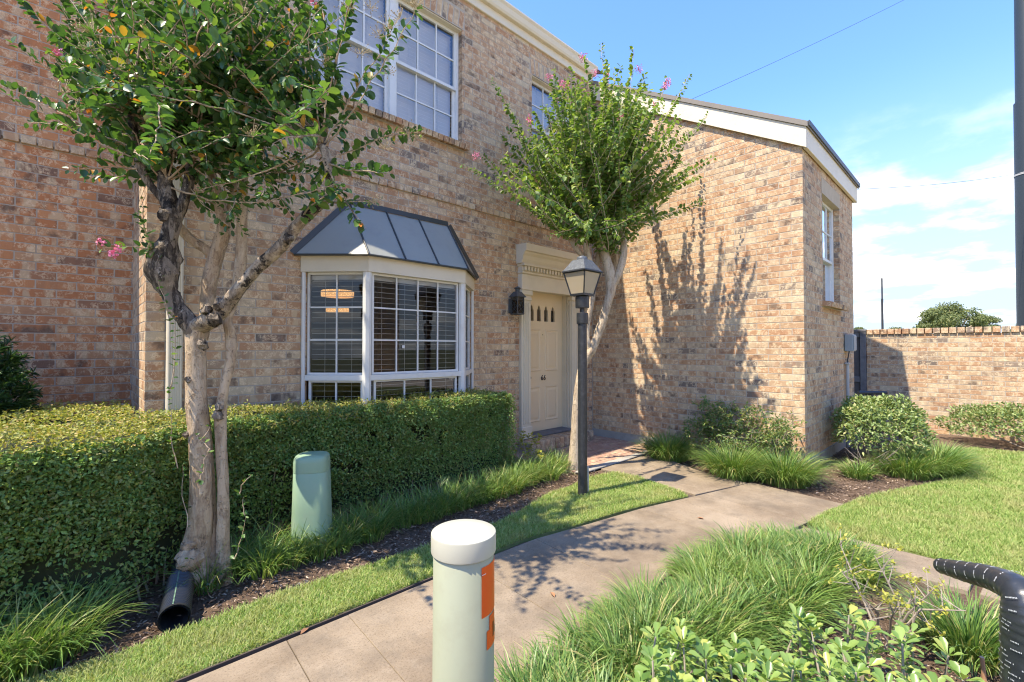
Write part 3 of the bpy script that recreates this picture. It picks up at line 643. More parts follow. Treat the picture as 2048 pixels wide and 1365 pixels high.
# neighbour: set-back wall and the lit return beside the facade corner
nh = [(-9, 1.0, BAND, BAND + .0762)]
nr = lay(0, 5.4 + FX0 - .004, Z0, 5.72, [(-9, 9, BAND, BAND + .0762)], step_z=(BAND + .05, PRJ))
rr = lay(.11, NY - FY - .003, Z0, 5.72, ())
b = MB(); b.quad((-5.1, NY + .0022, -.05), (FX0, NY + .0022, -.05), (FX0, NY + .0022, BAND + .03), (-5.1, NY + .0022, BAND + .03)); b.quad((-5.1, NY + .0022 - PRJ, BAND + .03), (FX0, NY + .0022 - PRJ, BAND + .03), (FX0, NY + .0022 - PRJ, 5.8), (-5.1, NY + .0022 - PRJ, 5.8))
nwall = b.build('front_wall', 'mortar', neigh)
b = MB(); b.quad((FX0 + .0022, FY + .02, -.05), (FX0 + .0022, NY + .02, -.05), (FX0 + .0022, NY + .02, 5.8), (FX0 + .0022, FY + .02, 5.8))
rwall = b.build('return_wall', 'mortar', house)
BMN = BM.copy(); BMN.materials.clear(); BMN.materials.append(M['brick_red'])
bricks([(place(nr, (-5.1, NY, 0), (1, 0, 0), (0, -1, 0)), nwall)], 300, neigh, BMN, 'brick_red')
rp = place(rr, (FX0, FY, 0), (0, 1, 0), (-1, 0, 0))
for i in range(rp['N']):
    o = bpy.data.objects.new('return_brick', BM); link(o, rwall); o.matrix_basis = Matrix.Translation(rp['C'][i]) @ Matrix(((0, -1, 0), (1, 0, 0), (0, 0, 1))).to_4x4() @ Matrix.Diagonal((rp['sx'][i], 1, rp['sz'][i], 1))
x = -5.05
while x < FX0 - .02:
    if x > -1.2: hbrick((x, NY - PRJ - .006 + .05, BAND + .0381), (.0905, .10, .0665), nwall)
    x += .1005
# eaves, gutters and roofs
def eave(x0, x1, y, parent):
    MB().cbox((x0, y - .05, 5.69), (x1, y + .03, 5.845), .006).build('frieze_board', 'cream', parent)
    MB().extr([(0, 0), (0, .12), (-.012, .125), (-.02, .125), (-.115, .14), (-.12, .115), (-.10, .085), (-.085, .03), (-.07, .004), (-.06, 0)], (x0, y - .03, 5.80), (0, 1, 0), (0, 0, 1), (x1 - x0, 0, 0)).build('gutter', 'cream', parent)
eave(FX0 - .10, WX - .03, FY, house); eave(-5.3, FX0 - .005, NY, neigh)
MB().add([(FX0 - .1, FY - .10, 5.945), (WX + .25, FY - .10, 5.945), (WX + .25, 8.3, 7.75), (FX0 - .1, 8.3, 7.75), (WX + .25, 12.4, 5.9), (FX0 - .1, 12.4, 5.9)], [(0, 1, 2, 3), (3, 2, 4, 5)]).build('roof', 'roof_cap', house)  # main roof slab, out of view, added to block sun from above
MB().quad((-5.3, NY - .10, 5.945), (FX0 - .12, NY - .10, 5.945), (FX0 - .12, 9.4, 7.75), (-5.3, 9.4, 7.75)).build('roof', 'roof_cap', neigh)  # neighbour's roof slab, likewise an unseen cover against the sun
MB().quad((-5.3, 12, -.05), (WX1, 12, -.05), (WX1, 12, 5.9), (-5.3, 12, 5.9)).build('rear_sun_block', 'mortar', house)  # unseen wall added so the sun cannot cross the hollow house
ye = FY + 2.2
rk = MB(); rk.add([(WX - .05, RY - .05, rake(RY - .05)), (WX - .05, ye, rake(ye)), (WX - .05, ye, rake(ye) + .235), (WX - .05, RY - .05, rake(RY - .05) + .235),
                   (WX - .012, RY - .05, rake(RY - .05)), (WX - .012, ye, rake(ye)), (WX - .012, ye, rake(ye) + .235), (WX - .012, RY - .05, rake(RY - .05) + .235)],
                  [(0, 3, 2, 1), (4, 5, 6, 7), (0, 1, 5, 4), (3, 7, 6, 2), (0, 4, 7, 3), (1, 2, 6, 5)])
rk.build('rake_board', 'cream', house)
zf = rake(RY - .05)
MB().cbox((WX - .011, RY - .052, zf + .004), (WX1 + .10, RY - .012, zf + .24), .004).build('fascia_board', 'cream', house)
MB().box((WX + .0, RY - .012, zf + .03), (WX1 + .08, RY + .04, zf + .05)).build('soffit', 'cream', house)
MB().cbox((WX1 + .06, RY - .012, zf + .01), (WX1 + .10, RY + .9, zf + .24), .004).build('fascia_board', 'cream', house)
rf = MB()
def rl(x0, x1, y0, y1, d0, d1):
    P = [(x, y, rake(y) + d) for d in (d0, d1) for x, y in ((x0, y0), (x1, y0), (x1, y1), (x0, y1))]
    rf.add(P, [(0, 3, 2, 1), (4, 5, 6, 7), (0, 1, 5, 4), (1, 2, 6, 5), (2, 3, 7, 6), (3, 0, 4, 7)])
rl(WX - .07, WX1 + .13, RY - .07, ye + .1, .238, .30)
rf.build('wing_roof', 'roof_cap', house)
MB().extr([(-.085, 0), (-.06, 0), (-.06, .05), (-.085, .06)], (WX - .04, RY, zf + .245), (0, 1, 0), (0, 0, 1), (WX1 - WX + .17, 0, 0)).build('drip_edge', 'metal_trim', house)
# downspout on the facade
ds = MB().cbox((.492, FY - .085, -.02), (.592, FY - .012, 5.80), .008)
for i in range(6): ds.box((.502 + i * .0145, FY - .090, 0.0), (.509 + i * .0145, FY - .084, 5.78))
ds.build('downspout', 'cream', house)

# ------------------------------------------------------------------ windows
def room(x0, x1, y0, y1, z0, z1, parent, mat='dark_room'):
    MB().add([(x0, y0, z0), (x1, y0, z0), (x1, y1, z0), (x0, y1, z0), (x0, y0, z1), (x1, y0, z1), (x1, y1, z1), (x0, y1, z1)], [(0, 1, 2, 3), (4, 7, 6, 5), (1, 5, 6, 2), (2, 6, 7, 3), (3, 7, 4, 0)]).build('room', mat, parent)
def sash(par, org, u, n, u0, u1, z0, z1, cols, rows, st=.035, mt=.016, d=.03, gl='glass', mname='white_frame', lites=True):
    """one glazed sash: stiles and rails, muntins, each pane its own object. org + a*u + z; n points outdoors"""
    org, u, n = (np.array(q, float) for q in (org, u, n)); Zv = np.array([0, 0, 1.0])
    def slabm(b, a0, a1, c0, c1, o0, o1):
        P = [org + u * a + n * o + Zv * c for o in (o0, o1) for a, c in ((a0, c0), (a1, c0), (a1, c1), (a0, c1))]
        b.add(P, [(0, 1, 2, 3), (4, 7, 6, 5), (0, 4, 5, 1), (1, 5, 6, 2), (2, 6, 7, 3), (3, 7, 4, 0)])
    b = MB(); slabm(b, u0, u0 + st, z0, z1, -d / 2, d / 2); slabm(b, u1 - st, u1, z0, z1, -d / 2, d / 2)
    slabm(b, u0 + st, u1 - st, z0, z0 + st, -d / 2 + .001, d / 2 - .001); slabm(b, u0 + st, u1 - st, z1 - st, z1, -d / 2 + .001, d / 2 - .001)
    b.build('sash', mname, par)
    iu = np.linspace(u0 + st, u1 - st, cols + 1); iz = np.linspace(z0 + st, z1 - st, rows + 1)
    b = MB()
    for a in iu[1:-1]: slabm(b, a - mt / 2, a + mt / 2, z0 + st, z1 - st, -.009, .010)
    for c in iz[1:-1]: slabm(b, u0 + st, u1 - st, c - mt / 2, c + mt / 2, -.008, .009)
    if len(b.v): b.build('muntin', mname, par)
    for a, c in zip(iu[:-1], iu[1:]):
        for lo, hi in zip(iz[:-1], iz[1:]):
            e = mt / 2 - .001
            pb = MB().quad(*(org + u * p + Zv * q for p, q in ((a + e, lo + e), (c - e, lo + e), (c - e, hi - e), (a + e, hi - e)))); pb.build('pane', gl, par)
def blind(par, org, u, n, u0, u1, z0, z1, pitch, width, tilt, off, cords=2, mat='slat'):
    org, u, n = (np.array(q, float) for q in (org, u, n)); Zv = np.array([0, 0, 1.0]); b = MB(); z = z0
    while z < z1:
        dn = n * math.cos(tilt) * width / 2; dz = Zv * math.sin(tilt) * width / 2; c = org - n * off + Zv * z
        P = [c + u * u0 - dn - dz, c + u * u1 - dn - dz, c + u * u1 + dn + dz, c + u * u0 + dn + dz]; t = Zv * .003
        b.add(P + [p + t for p in P], [(0, 3, 2, 1), (4, 5, 6, 7), (0, 1, 5, 4), (1, 2, 6, 5), (2, 3, 7, 6), (3, 0, 4, 7)]); z += pitch
    b.build('blind', mat, par)
    b = MB()
    for i in range(cords):
        a = u0 + (u1 - u0) * (i + .5) / cords; c = org - n * (off - width * .55) + u * a; b.tube([c + Zv * z0, c + Zv * z1], .002, 5)
    b.build('blind_cord', mat, par)
def jambs(h, y, top, parent):
    w = MB().cbox((h[0] + .031, y + .01, h[2] - .003), (h[1] - .031, y + .08, h[2] + .012), .003).build('window', 'white_frame', parent)
    for a, c in ((h[0] + .002, h[0] + .03), (h[1] - .03, h[1] - .002)): MB().cbox((a, y, h[2]), (c, y + .08, top), .004).build('jamb', 'white_frame', w)
    return w
win = jambs(W1, FY + .05, W1[3] - .012, house)
MB().cbox(((W1[0] + W1[1]) / 2 - .038, FY + .045, W1[2] + .013), ((W1[0] + W1[1]) / 2 + .038, FY + .13, W1[3] - .012), .004).build('mullion', 'white_frame', win)
mid = (W1[0] + W1[1]) / 2; zm = 4.60
for a, c in ((W1[0] + .03, mid - .038), (mid + .038, W1[1] - .03)):
    sash(win, (0, FY + .078, 0), (1, 0, 0), (0, -1, 0), a, c, zm - .02, W1[3] - .012, 3, 2)
    sash(win, (0, FY + .108, 0), (1, 0, 0), (0, -1, 0), a, c, W1[2], zm + .015, 3, 2)
    blind(win, (0, FY + .135, 0), (1, 0, 0), (0, -1, 0), a + .01, c - .01, W1[2] + .02, W1[3] - .02, .043, .047, math.radians(64), .04)
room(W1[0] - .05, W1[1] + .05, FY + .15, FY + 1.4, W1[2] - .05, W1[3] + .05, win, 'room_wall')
win = jambs(W2, FY + .05, W2[3] - .012, house)
sash(win, (0, FY + .078, 0), (1, 0, 0), (0, -1, 0), W2[0] + .03, W2[1] - .03, zm - .02, W2[3] - .012, 3, 2); sash(win, (0, FY + .108, 0), (1, 0, 0), (0, -1, 0), W2[0] + .03, W2[1] - .03, W2[2], zm + .015, 3, 2)
blind(win, (0, FY + .135, 0), (1, 0, 0), (0, -1, 0), W2[0] + .04, W2[1] - .04, W2[2] + .02, W2[3] - .02, .043, .047, math.radians(64), .04)
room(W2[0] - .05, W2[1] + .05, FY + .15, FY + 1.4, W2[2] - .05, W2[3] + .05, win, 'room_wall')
win = jambs(WR, RY + .07, WR[3], house)
zw = 2.62
sash(win, (0, RY + .09, 0), (1, 0, 0), (0, -1, 0), WR[0] + .03, WR[1] - .03, zw - .02, WR[3] - .004, 3, 2); sash(win, (0, RY + .12, 0), (1, 0, 0), (0, -1, 0), WR[0] + .03, WR[1] - .03, WR[2], zw + .015, 1, 1)
blind(win, (0, RY + .14, 0), (1, 0, 0), (0, -1, 0), WR[0] + .04, WR[1] - .04, WR[2] + .02, WR[3] - .02, .043, .047, math.radians(64), .04)
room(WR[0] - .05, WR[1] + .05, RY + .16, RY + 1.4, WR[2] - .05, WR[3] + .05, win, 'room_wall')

# bay window
A, B_, C_, D_ = (1.525, FY), (1.955, 4.005), (3.065, 4.005), (3.545, FY)
bay = MB().prism([(1.56, FY + .1), (1.56, FY - .01), (1.975, 4.03), (3.045, 4.03), (3.51, FY - .01), (3.51, FY + .1)], .36, .60).build('bay_window', 'cream', house)
zb0, zb1 = .60, 2.115
segs = [(A, B_, 2), (B_, C_, 4), (C_, D_, 2)]
for p, q, cols in segs:
    p, q = np.array(p), np.array(q); L = np.linalg.norm(q - p); u = np.r_[(q - p) / L, 0]; n = np.array([u[1], -u[0], 0]); org = np.r_[p, 0]
    e0 = .05 if cols == 4 else .03
    sash(bay, org - n * .035, u, n, e0, L - e0, 1.150, zb1, cols, 3, st=.020, mt=.014, gl='glass_dim')
    sash(bay, org - n * .030, u, n, e0 + .02, L - e0 - .02, .62, 1.100, 3 if cols == 4 else 2, 1, st=.022, mt=.016, gl='glass_dim')
    r = MB(); P = [org + u * a + n * o + np.array([0, 0, z]) for z in (1.098, 1.148) for a, o in ((.01, -.055), (L - .01, -.055), (L - .01, .012), (.01, .012))]
    r.add(P, [(0, 3, 2, 1), (4, 5, 6, 7), (0, 1, 5, 4), (1, 2, 6, 5), (2, 3, 7, 6), (3, 0, 4, 7)]).build('rail', 'white_frame', bay)
    blind(bay, org, u, n, .05, L - .05, .64, zb1 - .07, .050, .026, math.radians(2), .085, 2 if cols == 2 else 4, 'slat_dim')
    P = [org + u * a + n * o + np.array([0, 0, z]) for z in (zb1 - .06, zb1) for a, o in ((.05, -.115), (L - .05, -.115), (L - .05, -.07), (.05, -.07))]
    MB().add(P, [(0, 3, 2, 1), (4, 5, 6, 7), (0, 1, 5, 4), (1, 2, 6, 5), (2, 3, 7, 6), (3, 0, 4, 7)]).build('blind_headrail', 'slat_dim', bay)
    f = MB(); P = [org + u * a + n * o + np.array([0, 0, z]) for z in (zb1 + .001, 2.265) for a, o in ((-.006, -.05), (L + .006, -.05), (L + .012, .03), (-.012, .03))]
    f.add(P, [(0, 3, 2, 1), (4, 5, 6, 7), (0, 1, 5, 4), (1, 2, 6, 5), (2, 3, 7, 6), (3, 0, 4, 7)]).build('fascia_board', 'cream', bay)
for (px, py), s in ((A, .015), (B_, .034), (C_, .034), (D_, .015)):
    off = .02 if py < FY else -.01
    MB().tube([(px, py + off, .36), (px, py + off, zb1)], s * 1.25, 8, rot=.39).build('post', 'white_frame', bay)
T0, T1 = np.array([1.97, FY - .005, 2.855]), np.array([3.172, FY - .005, 2.855]); E0, E1, E2, E3 = np.array([1.44, FY - .005, 2.275]), np.array([1.922, 3.935, 2.268]), np.array([3.085, 3.935, 2.268]), np.array([3.615, FY - .005, 2.275])
NB = 4
def panel(P, nm='roof_panel', mat='metal_roof', th=.006):
    P = [np.array(p) for p in P]; nn = nz(np.cross(P[1] - P[0], P[-1] - P[0])); k = len(P)
    MB().add(P + [p - nn * th for p in P], [tuple(range(k)), tuple(range(k, 2 * k))[::-1]] + [(i, k + i, k + (i + 1) % k, (i + 1) % k) for i in range(k)]).build(nm, mat, bay)
panel([E0, E1, T0]); panel([E2, E3, T1])
for i in range(3):
    a, c = i / 3, (i + 1) / 3; panel([E1 + (E2 - E1) * a, E1 + (E2 - E1) * c, T0 + (T1 - T0) * c, T0 + (T1 - T0) * a])
def seam(p, q, r=.009, nm='roof_seam', mat='metal_trim'): MB().tube([np.array(p) + [0, -.004, .006], np.array(q) + [0, -.004, .006]], r, 6).build(nm, mat, bay)
for i in (0, 1, 2, 3): seam(E1 + (E2 - E1) * i / 3, T0 + (T1 - T0) * i / 3)
for p, q in ((E0, E1), (E1, E2), (E2, E3)): seam(p - [0, 0, .012], q - [0, 0, .012], .011, 'drip_edge')
fl = MB()
def flash(p, q, wdt=.055):
    p, q = np.array(p), np.array(q); up = nz(np.cross(q - p, [0, 1, 0])); up = up if up[2] > 0 else -up
    fl.add([p + [0, -.012, 0], q + [0, -.012, 0], q + up * wdt + [0, -.006, 0], p + up * wdt + [0, -.006, 0]], [(0, 1, 2, 3)])
flash(E0 + [0, 0, -.01], T0); flash(T0, T1); flash(T1, E3 + [0, 0, -.01]); fl.build('flashing', 'metal_trim', bay)
room(.6, 4.2, FY + .13, 8.2, .10, 2.55, bay, 'room_wall')
# closing the reveal of the bay to the room
rv = MB(); a, c, lo, hi = BAYH
for x in (a, c): rv.quad((x, FY, lo), (x, FY + .14, lo), (x, FY + .14, hi), (x, FY, hi))
rv.quad((a, FY, hi), (c, FY, hi), (c, FY + .14, hi), (a, FY + .14, hi)); rv.quad((A[0], FY + .05, 2.262), (D_[0], FY + .05, 2.262), (C_[0], C_[1], 2.262), (B_[0], B_[1], 2.262)); rv.build('reveal', 'cream', bay)
MB().box((2.33, 4.000 - .028 + .06, 1.40), (2.36, 4.0 - .024 + .06, 1.43)).build('sticker', 'sticker', bay)
MB().tube([(2.93, 4.034, 1.10), (2.93, 4.030, 1.10)], .045, 8).build('security_sticker', 'sticker_grey', bay)
ch = empty('chandelier', (2.58, 6.2, 2.55), 'lit gold two tier drum chandelier seen through the bay window', 'chandelier')
for r, z0, z1 in ((.215, 2.11, 2.19), (.15, 1.90, 1.955)):
    MB().lathe([(r * .97, z0), (r, z0 + .01), (r, z1 - .01), (r * .97, z1)], (2.58, 6.2, 0), 28).build('drum', 'chandelier', ch, True)
MB().tube([(2.58, 6.2, 2.19), (2.58, 6.2, 2.56)], .008, 6).build('rod', 'brass_dark', ch); MB().tube([(2.58, 6.2, 1.95), (2.58, 6.2, 2.12)], .006, 6).build('rod', 'brass_dark', ch)

# ------------------------------------------------------------------ door, surround, step
DY = 4.60; DX0, DX1 = 4.56, 5.46; DC = (DX0 + DX1) / 2
sur = MB().box((4.40, FY + .02, .16), (4.558, DY + .02, 2.24)); sur.box((5.462, FY + .02, .16), (5.63, DY + .02, 2.24)); sur.box((4.40, FY + .02, 2.241), (5.63, DY + .06, 2.45))
sur = sur.build('door_surround', 'cream', house)
def pil(x0, x1):
    b = MB().cbox((x0, FY - .05, .16), (x1, FY + .05, 2.16), .005)
    w = (x1 - x0 - .05) / 4
    for i in range(4): b.cbox((x0 + .028 + i * w, FY - .060, .36), (x0 + .028 + i * w + w * .62, FY - .046, 2.03), .006)
    b.cbox((x0 - .012, FY - .068, .158), (x1 + .012, FY + .04, .32), .006); b.cbox((x0 - .012, FY - .064, 2.06), (x1 + .012, FY + .04, 2.10), .008); b.cbox((x0 - .02, FY - .075, 2.13), (x1 + .02, FY + .04, 2.20), .01)
    b.build('pilaster', 'cream', sur)
pil(4.372, 4.556); pil(5.464, 5.648)
for i in range(3):                                                # fluted inner jambs
    MB().cbox((5.4605 - .012, FY - .03 + i * .045, .17), (5.4625, FY - .004 + i * .045, 2.2), .004).build('jamb_reed', 'cream', sur)
ent = MB().cbox((4.355, FY - .075, 2.201), (5.665, FY + .05, 2.42), .005); ent.cbox((4.345, FY - .09, 2.421), (5.675, FY + .05, 2.455), .006)
ent.cbox((4.35, FY - .085, 2.456), (5.67, FY + .05, 2.53), .003)
ent.build('entablature', 'cream', sur)
nd_ = 21
for i in range(nd_):
    x = 4.372 + i * (5.648 - 4.372 - .036) / (nd_ - 1); MB().cbox((x, FY - .118, 2.462), (x + .036, FY - .084, 2.522), .003).build('dentil', 'cream', sur)
MB().cbox((4.335, FY - .135, 2.523), (5.685, FY + .05, 2.555), .004).build('cornice_bed', 'cream', sur)
MB().extr([(0, 0), (-.135, 0), (-.14, .02), (-.155, .05), (-.165, .10), (-.19, .13), (-.195, .15), (-.225, .16), (-.225, .255), (0, .262)], (4.318, FY + .03, 2.556), (0, 1, 0), (0, 0, 1), (1.384, 0, 0)).build('cornice', 'cream', sur)
MB().box((DX0 - .01, DY + .05, .14), (DX1 + .01, DY + .06, 2.24)).build('lining', 'dark_room', sur)
door = MB()
dz0, dz1 = .185, 2.238
lites = [DC + (i - 1.5) * .155 for i in range(4)]; lz0, lz1 = 1.80, 2.02
def dcell(u0, u1, z0, z1): door.box((u0, DY, z0), (u1, DY + .04, z1))
dcell(DX0, DX1, dz0, lz0); dcell(DX0, DX1, lz1 + .02, dz1)
edges = [DX0] + [e for l in lites for e in (l - .044, l + .044)] + [DX1]
for a, c in zip(edges[0::2], edges[1::2]): dcell(a, c, lz0, lz1 + .02)
for l in lites:                                                   # ogee heads of the lites
    for s in (-1, 1): door.extr([(s * .0441, 0), (s * .0441, .091), (0, .091), (s * .012, .07), (s * .022, .055), (s * .026, .03), (s * .038, .018)], (l, DY + .001, lz1 - .07), (1, 0, 0), (0, 0, 1), (0, .036, 0))
door = door.build('door', 'cream_door', house)
for l in lites: MB().quad((l - .043, DY + .022, lz0), (l + .043, DY + .022, lz0), (l + .043, DY + .022, lz1 + .015), (l - .043, DY + .022, lz1 + .015)).build('lite', 'glass_dim', door)
def dpanel(u0, u1, z0, z1):
    b = MB(); o = DY - .010                                       # moulding ring and raised field
    rings = [((0, 0), DY - .0005), ((.012, .012), DY - .012), ((.03, .03), DY - .004), ((.045, .045), DY - .004), ((.07, .07), DY - .011)]
    vs = []
    for (du, dz), yy in rings: vs += [(u0 + du, yy, z0 + dz), (u1 - du, yy, z0 + dz), (u1 - du, yy, z1 - dz), (u0 + du, yy, z1 - dz)]
    fs = [(4 * k + i, 4 * k + (i + 1) % 4, 4 * k + 4 + (i + 1) % 4, 4 * k + 4 + i) for k in range(4) for i in range(4)] + [(16, 17, 18, 19)]
    b.add(vs, fs); b.build('panel', 'cream_door', door)
for s in (-1, 1):
    c = DC + s * .195
    dpanel(c - .145, c + .145, 1.06, 1.68); dpanel(c - .145, c + .145, .32, .84)
def digit6(x, z, h):
    pts = []
    for t in np.linspace(0, 1, 9): pts.append((x + h * (.18 - .40 * math.sin(t * 1.5)), z + h * (1.0 - .72 * t)))
    for t in np.linspace(math.pi, math.pi + 2 * math.pi, 18): pts.append((x + h * .23 * math.cos(t), z + h * (.26 + .26 * math.sin(t))))
    MB().tube([(a, DY - .006, c) for a, c in pts], .0062, 6).build('digit', 'digits', door, True)
digit6(DC + .01 - .028, .93, .068); digit6(DC + .01 + .028, .93, .068)
hd = MB().lathe([(.012, 0), (.014, .01), (.012, .05), (.022, .06), (.03, .085), (.022, .105), (.008, .112)], (0, 0, 0), 14)
R_ = Matrix.Translation((DX0 + .075, DY - .004, .98)) @ Matrix.Rotation(math.radians(90), 4, 'X')
hd.v = [tuple(R_ @ Vector(p)) for p in hd.v]; hd.cbox((DX0 + .05, DY - .012, .90), (DX0 + .10, DY, 1.08), .004); hd.build('handle', 'brass_dark', door, True)
MB().tube([(DC, DY - .003, 1.60), (DC, DY + .002, 1.60)], .007, 8).build('peephole', 'brass_dark', door)
st = MB().cbox((4.42, FY - .06, .15), (5.62, DY + .06, .182), .006).build('threshold', 'wood_grey', house)
step = MB().box((4.33, 4.20, -.04), (5.69, FY + .1, .140)).build('door_step', 'mortar', house)
x = 4.335
while x < 5.66:
    hbrick((x + .045, 4.20 + .10, .0745), (.088, .23, .145), step, 'step_brick'); x += .0985

# ------------------------------------------------------------------ garden wall, gate, boxes and pipes at the wing
gw = empty('garden_wall', (BX, -1.0, 0), 'sunlit tan brick garden wall with rowlock coping behind the lawn', 'wall')
gr_ = lay(0, 7.55 + JT / 2, -.03, 1.645, (), first=1)
core = MB().box((BX + .0022, -6.0, -.05), (BX + .2, 1.545, 1.645)).build('wall_core', 'mortar', gw)
bricks([(place(gr_, (BX, -6.0, 0), (0, 1, 0), (-1, 0, 0)), core)], 300, gw)
y = 1.50
while y > -6:
    if y > -2.2: hbrick((BX + .09, y, 1.695 + random.uniform(-.002, .002)), (.235, .088, .092), gw, 'coping_brick', rz=random.uniform(-.01, .01))
    y -= .0985
MB().box((BX - .01, -6, 1.648), (BX + .19, -2.25, 1.735)).build('coping', 'brick', gw)
gate = empty('garden_gate', (BX + .05, 1.9, 0), 'weathered grey wooden gate beside the end of the garden wall', 'gate')
MB().cbox((BX - .02, 1.555, -.04), (BX + .08, 1.645, 1.70), .005).build('gate_post', 'wood_grey', gate)
for k in range(5): MB().cbox((BX + .03, 1.655 + k * .16, .05), (BX + .055, 1.655 + k * .16 + .142, 1.62), .004).build('gate_board', 'wood_dark' if k == 0 else 'wood_grey', gate)
for z in (.78, 1.60): MB().cbox((BX + .0, 1.647, z), (BX + .029, 2.46, z + .10), .004).build('gate_rail', 'wood_grey', gate)
MB().cbox((BX - .03, 1.55, 1.702), (BX + .10, 2.5, 1.745), .005).build('gate_cap', 'wood_grey', gate)
ub = empty('utility_box', (8.20, RY, 1.3), 'small grey utility box with conduit on the wing end wall', 'utility box')
MB().cbox((8.10, RY - .11, 1.355), (8.31, RY - .004, 1.60), .008).build('housing', 'grey_box', ub); MB().cbox((8.115, RY - .118, 1.37), (8.295, RY - .111, 1.585), .006).build('cover', 'grey_box', ub)
MB().tube([(8.17, RY - .05, 1.36), (8.175, RY - .04, 1.30), (8.16, RY - .03, 1.22), (8.14, RY - .03, 1.16)], .008, 6).build('cable', 'wire', ub)
MB().tube([(8.135, RY - .032, -.03), (8.135, RY - .032, 1.17)], .022, 10).build('conduit', 'conduit', ub, True); MB().cbox((8.10, RY - .06, 1.165), (8.17, RY - .005, 1.19), .004).build('clamp', 'conduit', ub)

def tape_pipe(segs, parent, rads, marks, seed):
    """pipes wound with black tape: overlapping turns make a ridged skin; white dashes are printed on each turn"""
    r = random.Random(seed)
    for (p, q), (r0, r1) in zip(segs, rads):
        p, q = np.array(p), np.array(q); L = np.linalg.norm(q - p); m = max(8, int(L / .012)); pts = [p + (q - p) * i / m for i in range(m + 1)]
        rr = [(r0 + (r1 - r0) * i / m) * (1 + .035 * (i % 3 == 0) - .02 * (i % 3 == 1)) for i in range(m + 1)]
        MB().tube(pts, rr, 18).build('pipe', 'pipe_tape', parent, True)
        if not marks: continue
        T = nz(q - p); u = nz(np.cross(T, [.3, .5, .8])); w = np.cross(T, u); b = MB()
        for i in range(int(L / .017)):
            s = (i + .5) * .017 / L
            if s > .97: break
            a = r.uniform(0, 6.28)
            for _ in range(5):
                span = r.uniform(.35, .9); a0 = a; n = 6; rad = (r0 + (r1 - r0) * s) * 1.05 + .001
                vs = []
                for j in range(n + 1):
                    t = a0 + span * j / n; c = p + (q - p) * s + T * (.010 * j / n)
                    for hh in (-.0014, .0014): vs.append(c + T * hh + rad * (math.cos(t) * u + math.sin(t) * w))
                b.add(vs, [(2 * j, 2 * j + 1, 2 * j + 3, 2 * j + 2) for j in range(n)]); a += span + r.uniform(.1, .6)
        b.build('print', 'print_white', parent, kind='stuff')
sp = empty('standpipe', (2.13, -.075, -.03), 'tape wrapped black standpipe with side arm and white print in the planting bed', 'pipe')
def spline(P, k=8):
    P = np.array(P, float); n = len(P); t = np.linspace(0, n - 1, (n - 1) * k + 1); out = []
    for q in t:
        i = min(int(q), n - 2); f = q - i; p0, p1, p2, p3 = P[max(i - 1, 0)], P[i], P[i + 1], P[min(i + 2, n - 1)]
        out.append(.5 * ((2 * p1) + (-p0 + p2) * f + (2 * p0 - 5 * p1 + 4 * p2 - p3) * f * f + (-p0 + 3 * p1 - 3 * p2 + p3) * f ** 3))
    return np.array(out)
pr = spline([(2.165, -.09, -.03, .084), (2.155, -.086, .25, .076), (2.145, -.08, .48, .070), (2.14, -.075, .575, .064), (2.165, -.055, .628, .050), (2.25, .00, .620, .041), (2.35, .075, .585, .035), (2.44, .14, .553, .027)], 14)
turn = 1 + .022 * np.where(np.arange(len(pr)) % 4 == 0, 1, 0) - .012 * np.where(np.arange(len(pr)) % 4 == 2, 1, 0)
MB().tube(pr[:, :3], pr[:, 3] * turn, 22).build('wrapped_pipe', 'pipe_tape', sp, True)
MB().tube([pr[-1, :3] - (pr[-1, :3] - pr[-4, :3]) * .3, pr[-1, :3] + (pr[-1, :3] - pr[-4, :3]) * .25], [.029, .026], 14).build('end_wrap', 'pipe_tape', sp, True)
lt = MB(); rr_ = random.Random(4); T_ = nz(np.gradient(pr[:, :3], axis=0)); acc = np.r_[0, np.cumsum(np.linalg.norm(np.diff(pr[:, :3], axis=0), axis=1))]
d_ = .02
while d_ < acc[-1] - .03:                                        # rows of small print wound round the pipe
    i = int(np.searchsorted(acc, d_)) - 1; c, T, r0 = pr[i, :3], T_[i], pr[i, 3] * 1.03 + .0008; u = nz(np.cross(T, [.3, .5, .8])); w = np.cross(T, u); a = rr_.uniform(0, 1)
    while a < 6.28:
        word = rr_.randint(4, 9)
        for k in range(word):
            ww = .0035 / r0; h = .0042
            if rr_.random() < .9:
                q = [c + T * (a * .004 + z) + r0 * (math.cos(b_) * u + math.sin(b_) * w) for b_, z in ((a, -h / 2), (a + ww * .62, -h / 2), (a + ww * .62, h / 2 * rr_.choice((.3, 1, 1))), (a, h / 2))]
                lt.add(q, [(0, 1, 2, 3)])
            a += ww
        a += rr_.uniform(.06, .45)
    d_ += rr_.choice((.014, .016, .03)) if d_ < .62 else .05
lt.build('print', 'print_white', sp, kind='stuff')
tp = empty('standpipe', (9.0, 1.28, -.03), 'black tee pipe standing behind the round shrub near the gate', 'pipe')
tape_pipe([((9.0, 1.28, -.03), (9.0, 1.28, .70)), ((8.86, 1.43, .70), (9.13, 1.12, .705))], tp, [(.05, .045), (.035, .028)], False, 5)
MB().tube([(9.11, 1.14, .66), (9.11, 1.14, .45)], .012, 8).build('drip_tube', 'conduit', tp)

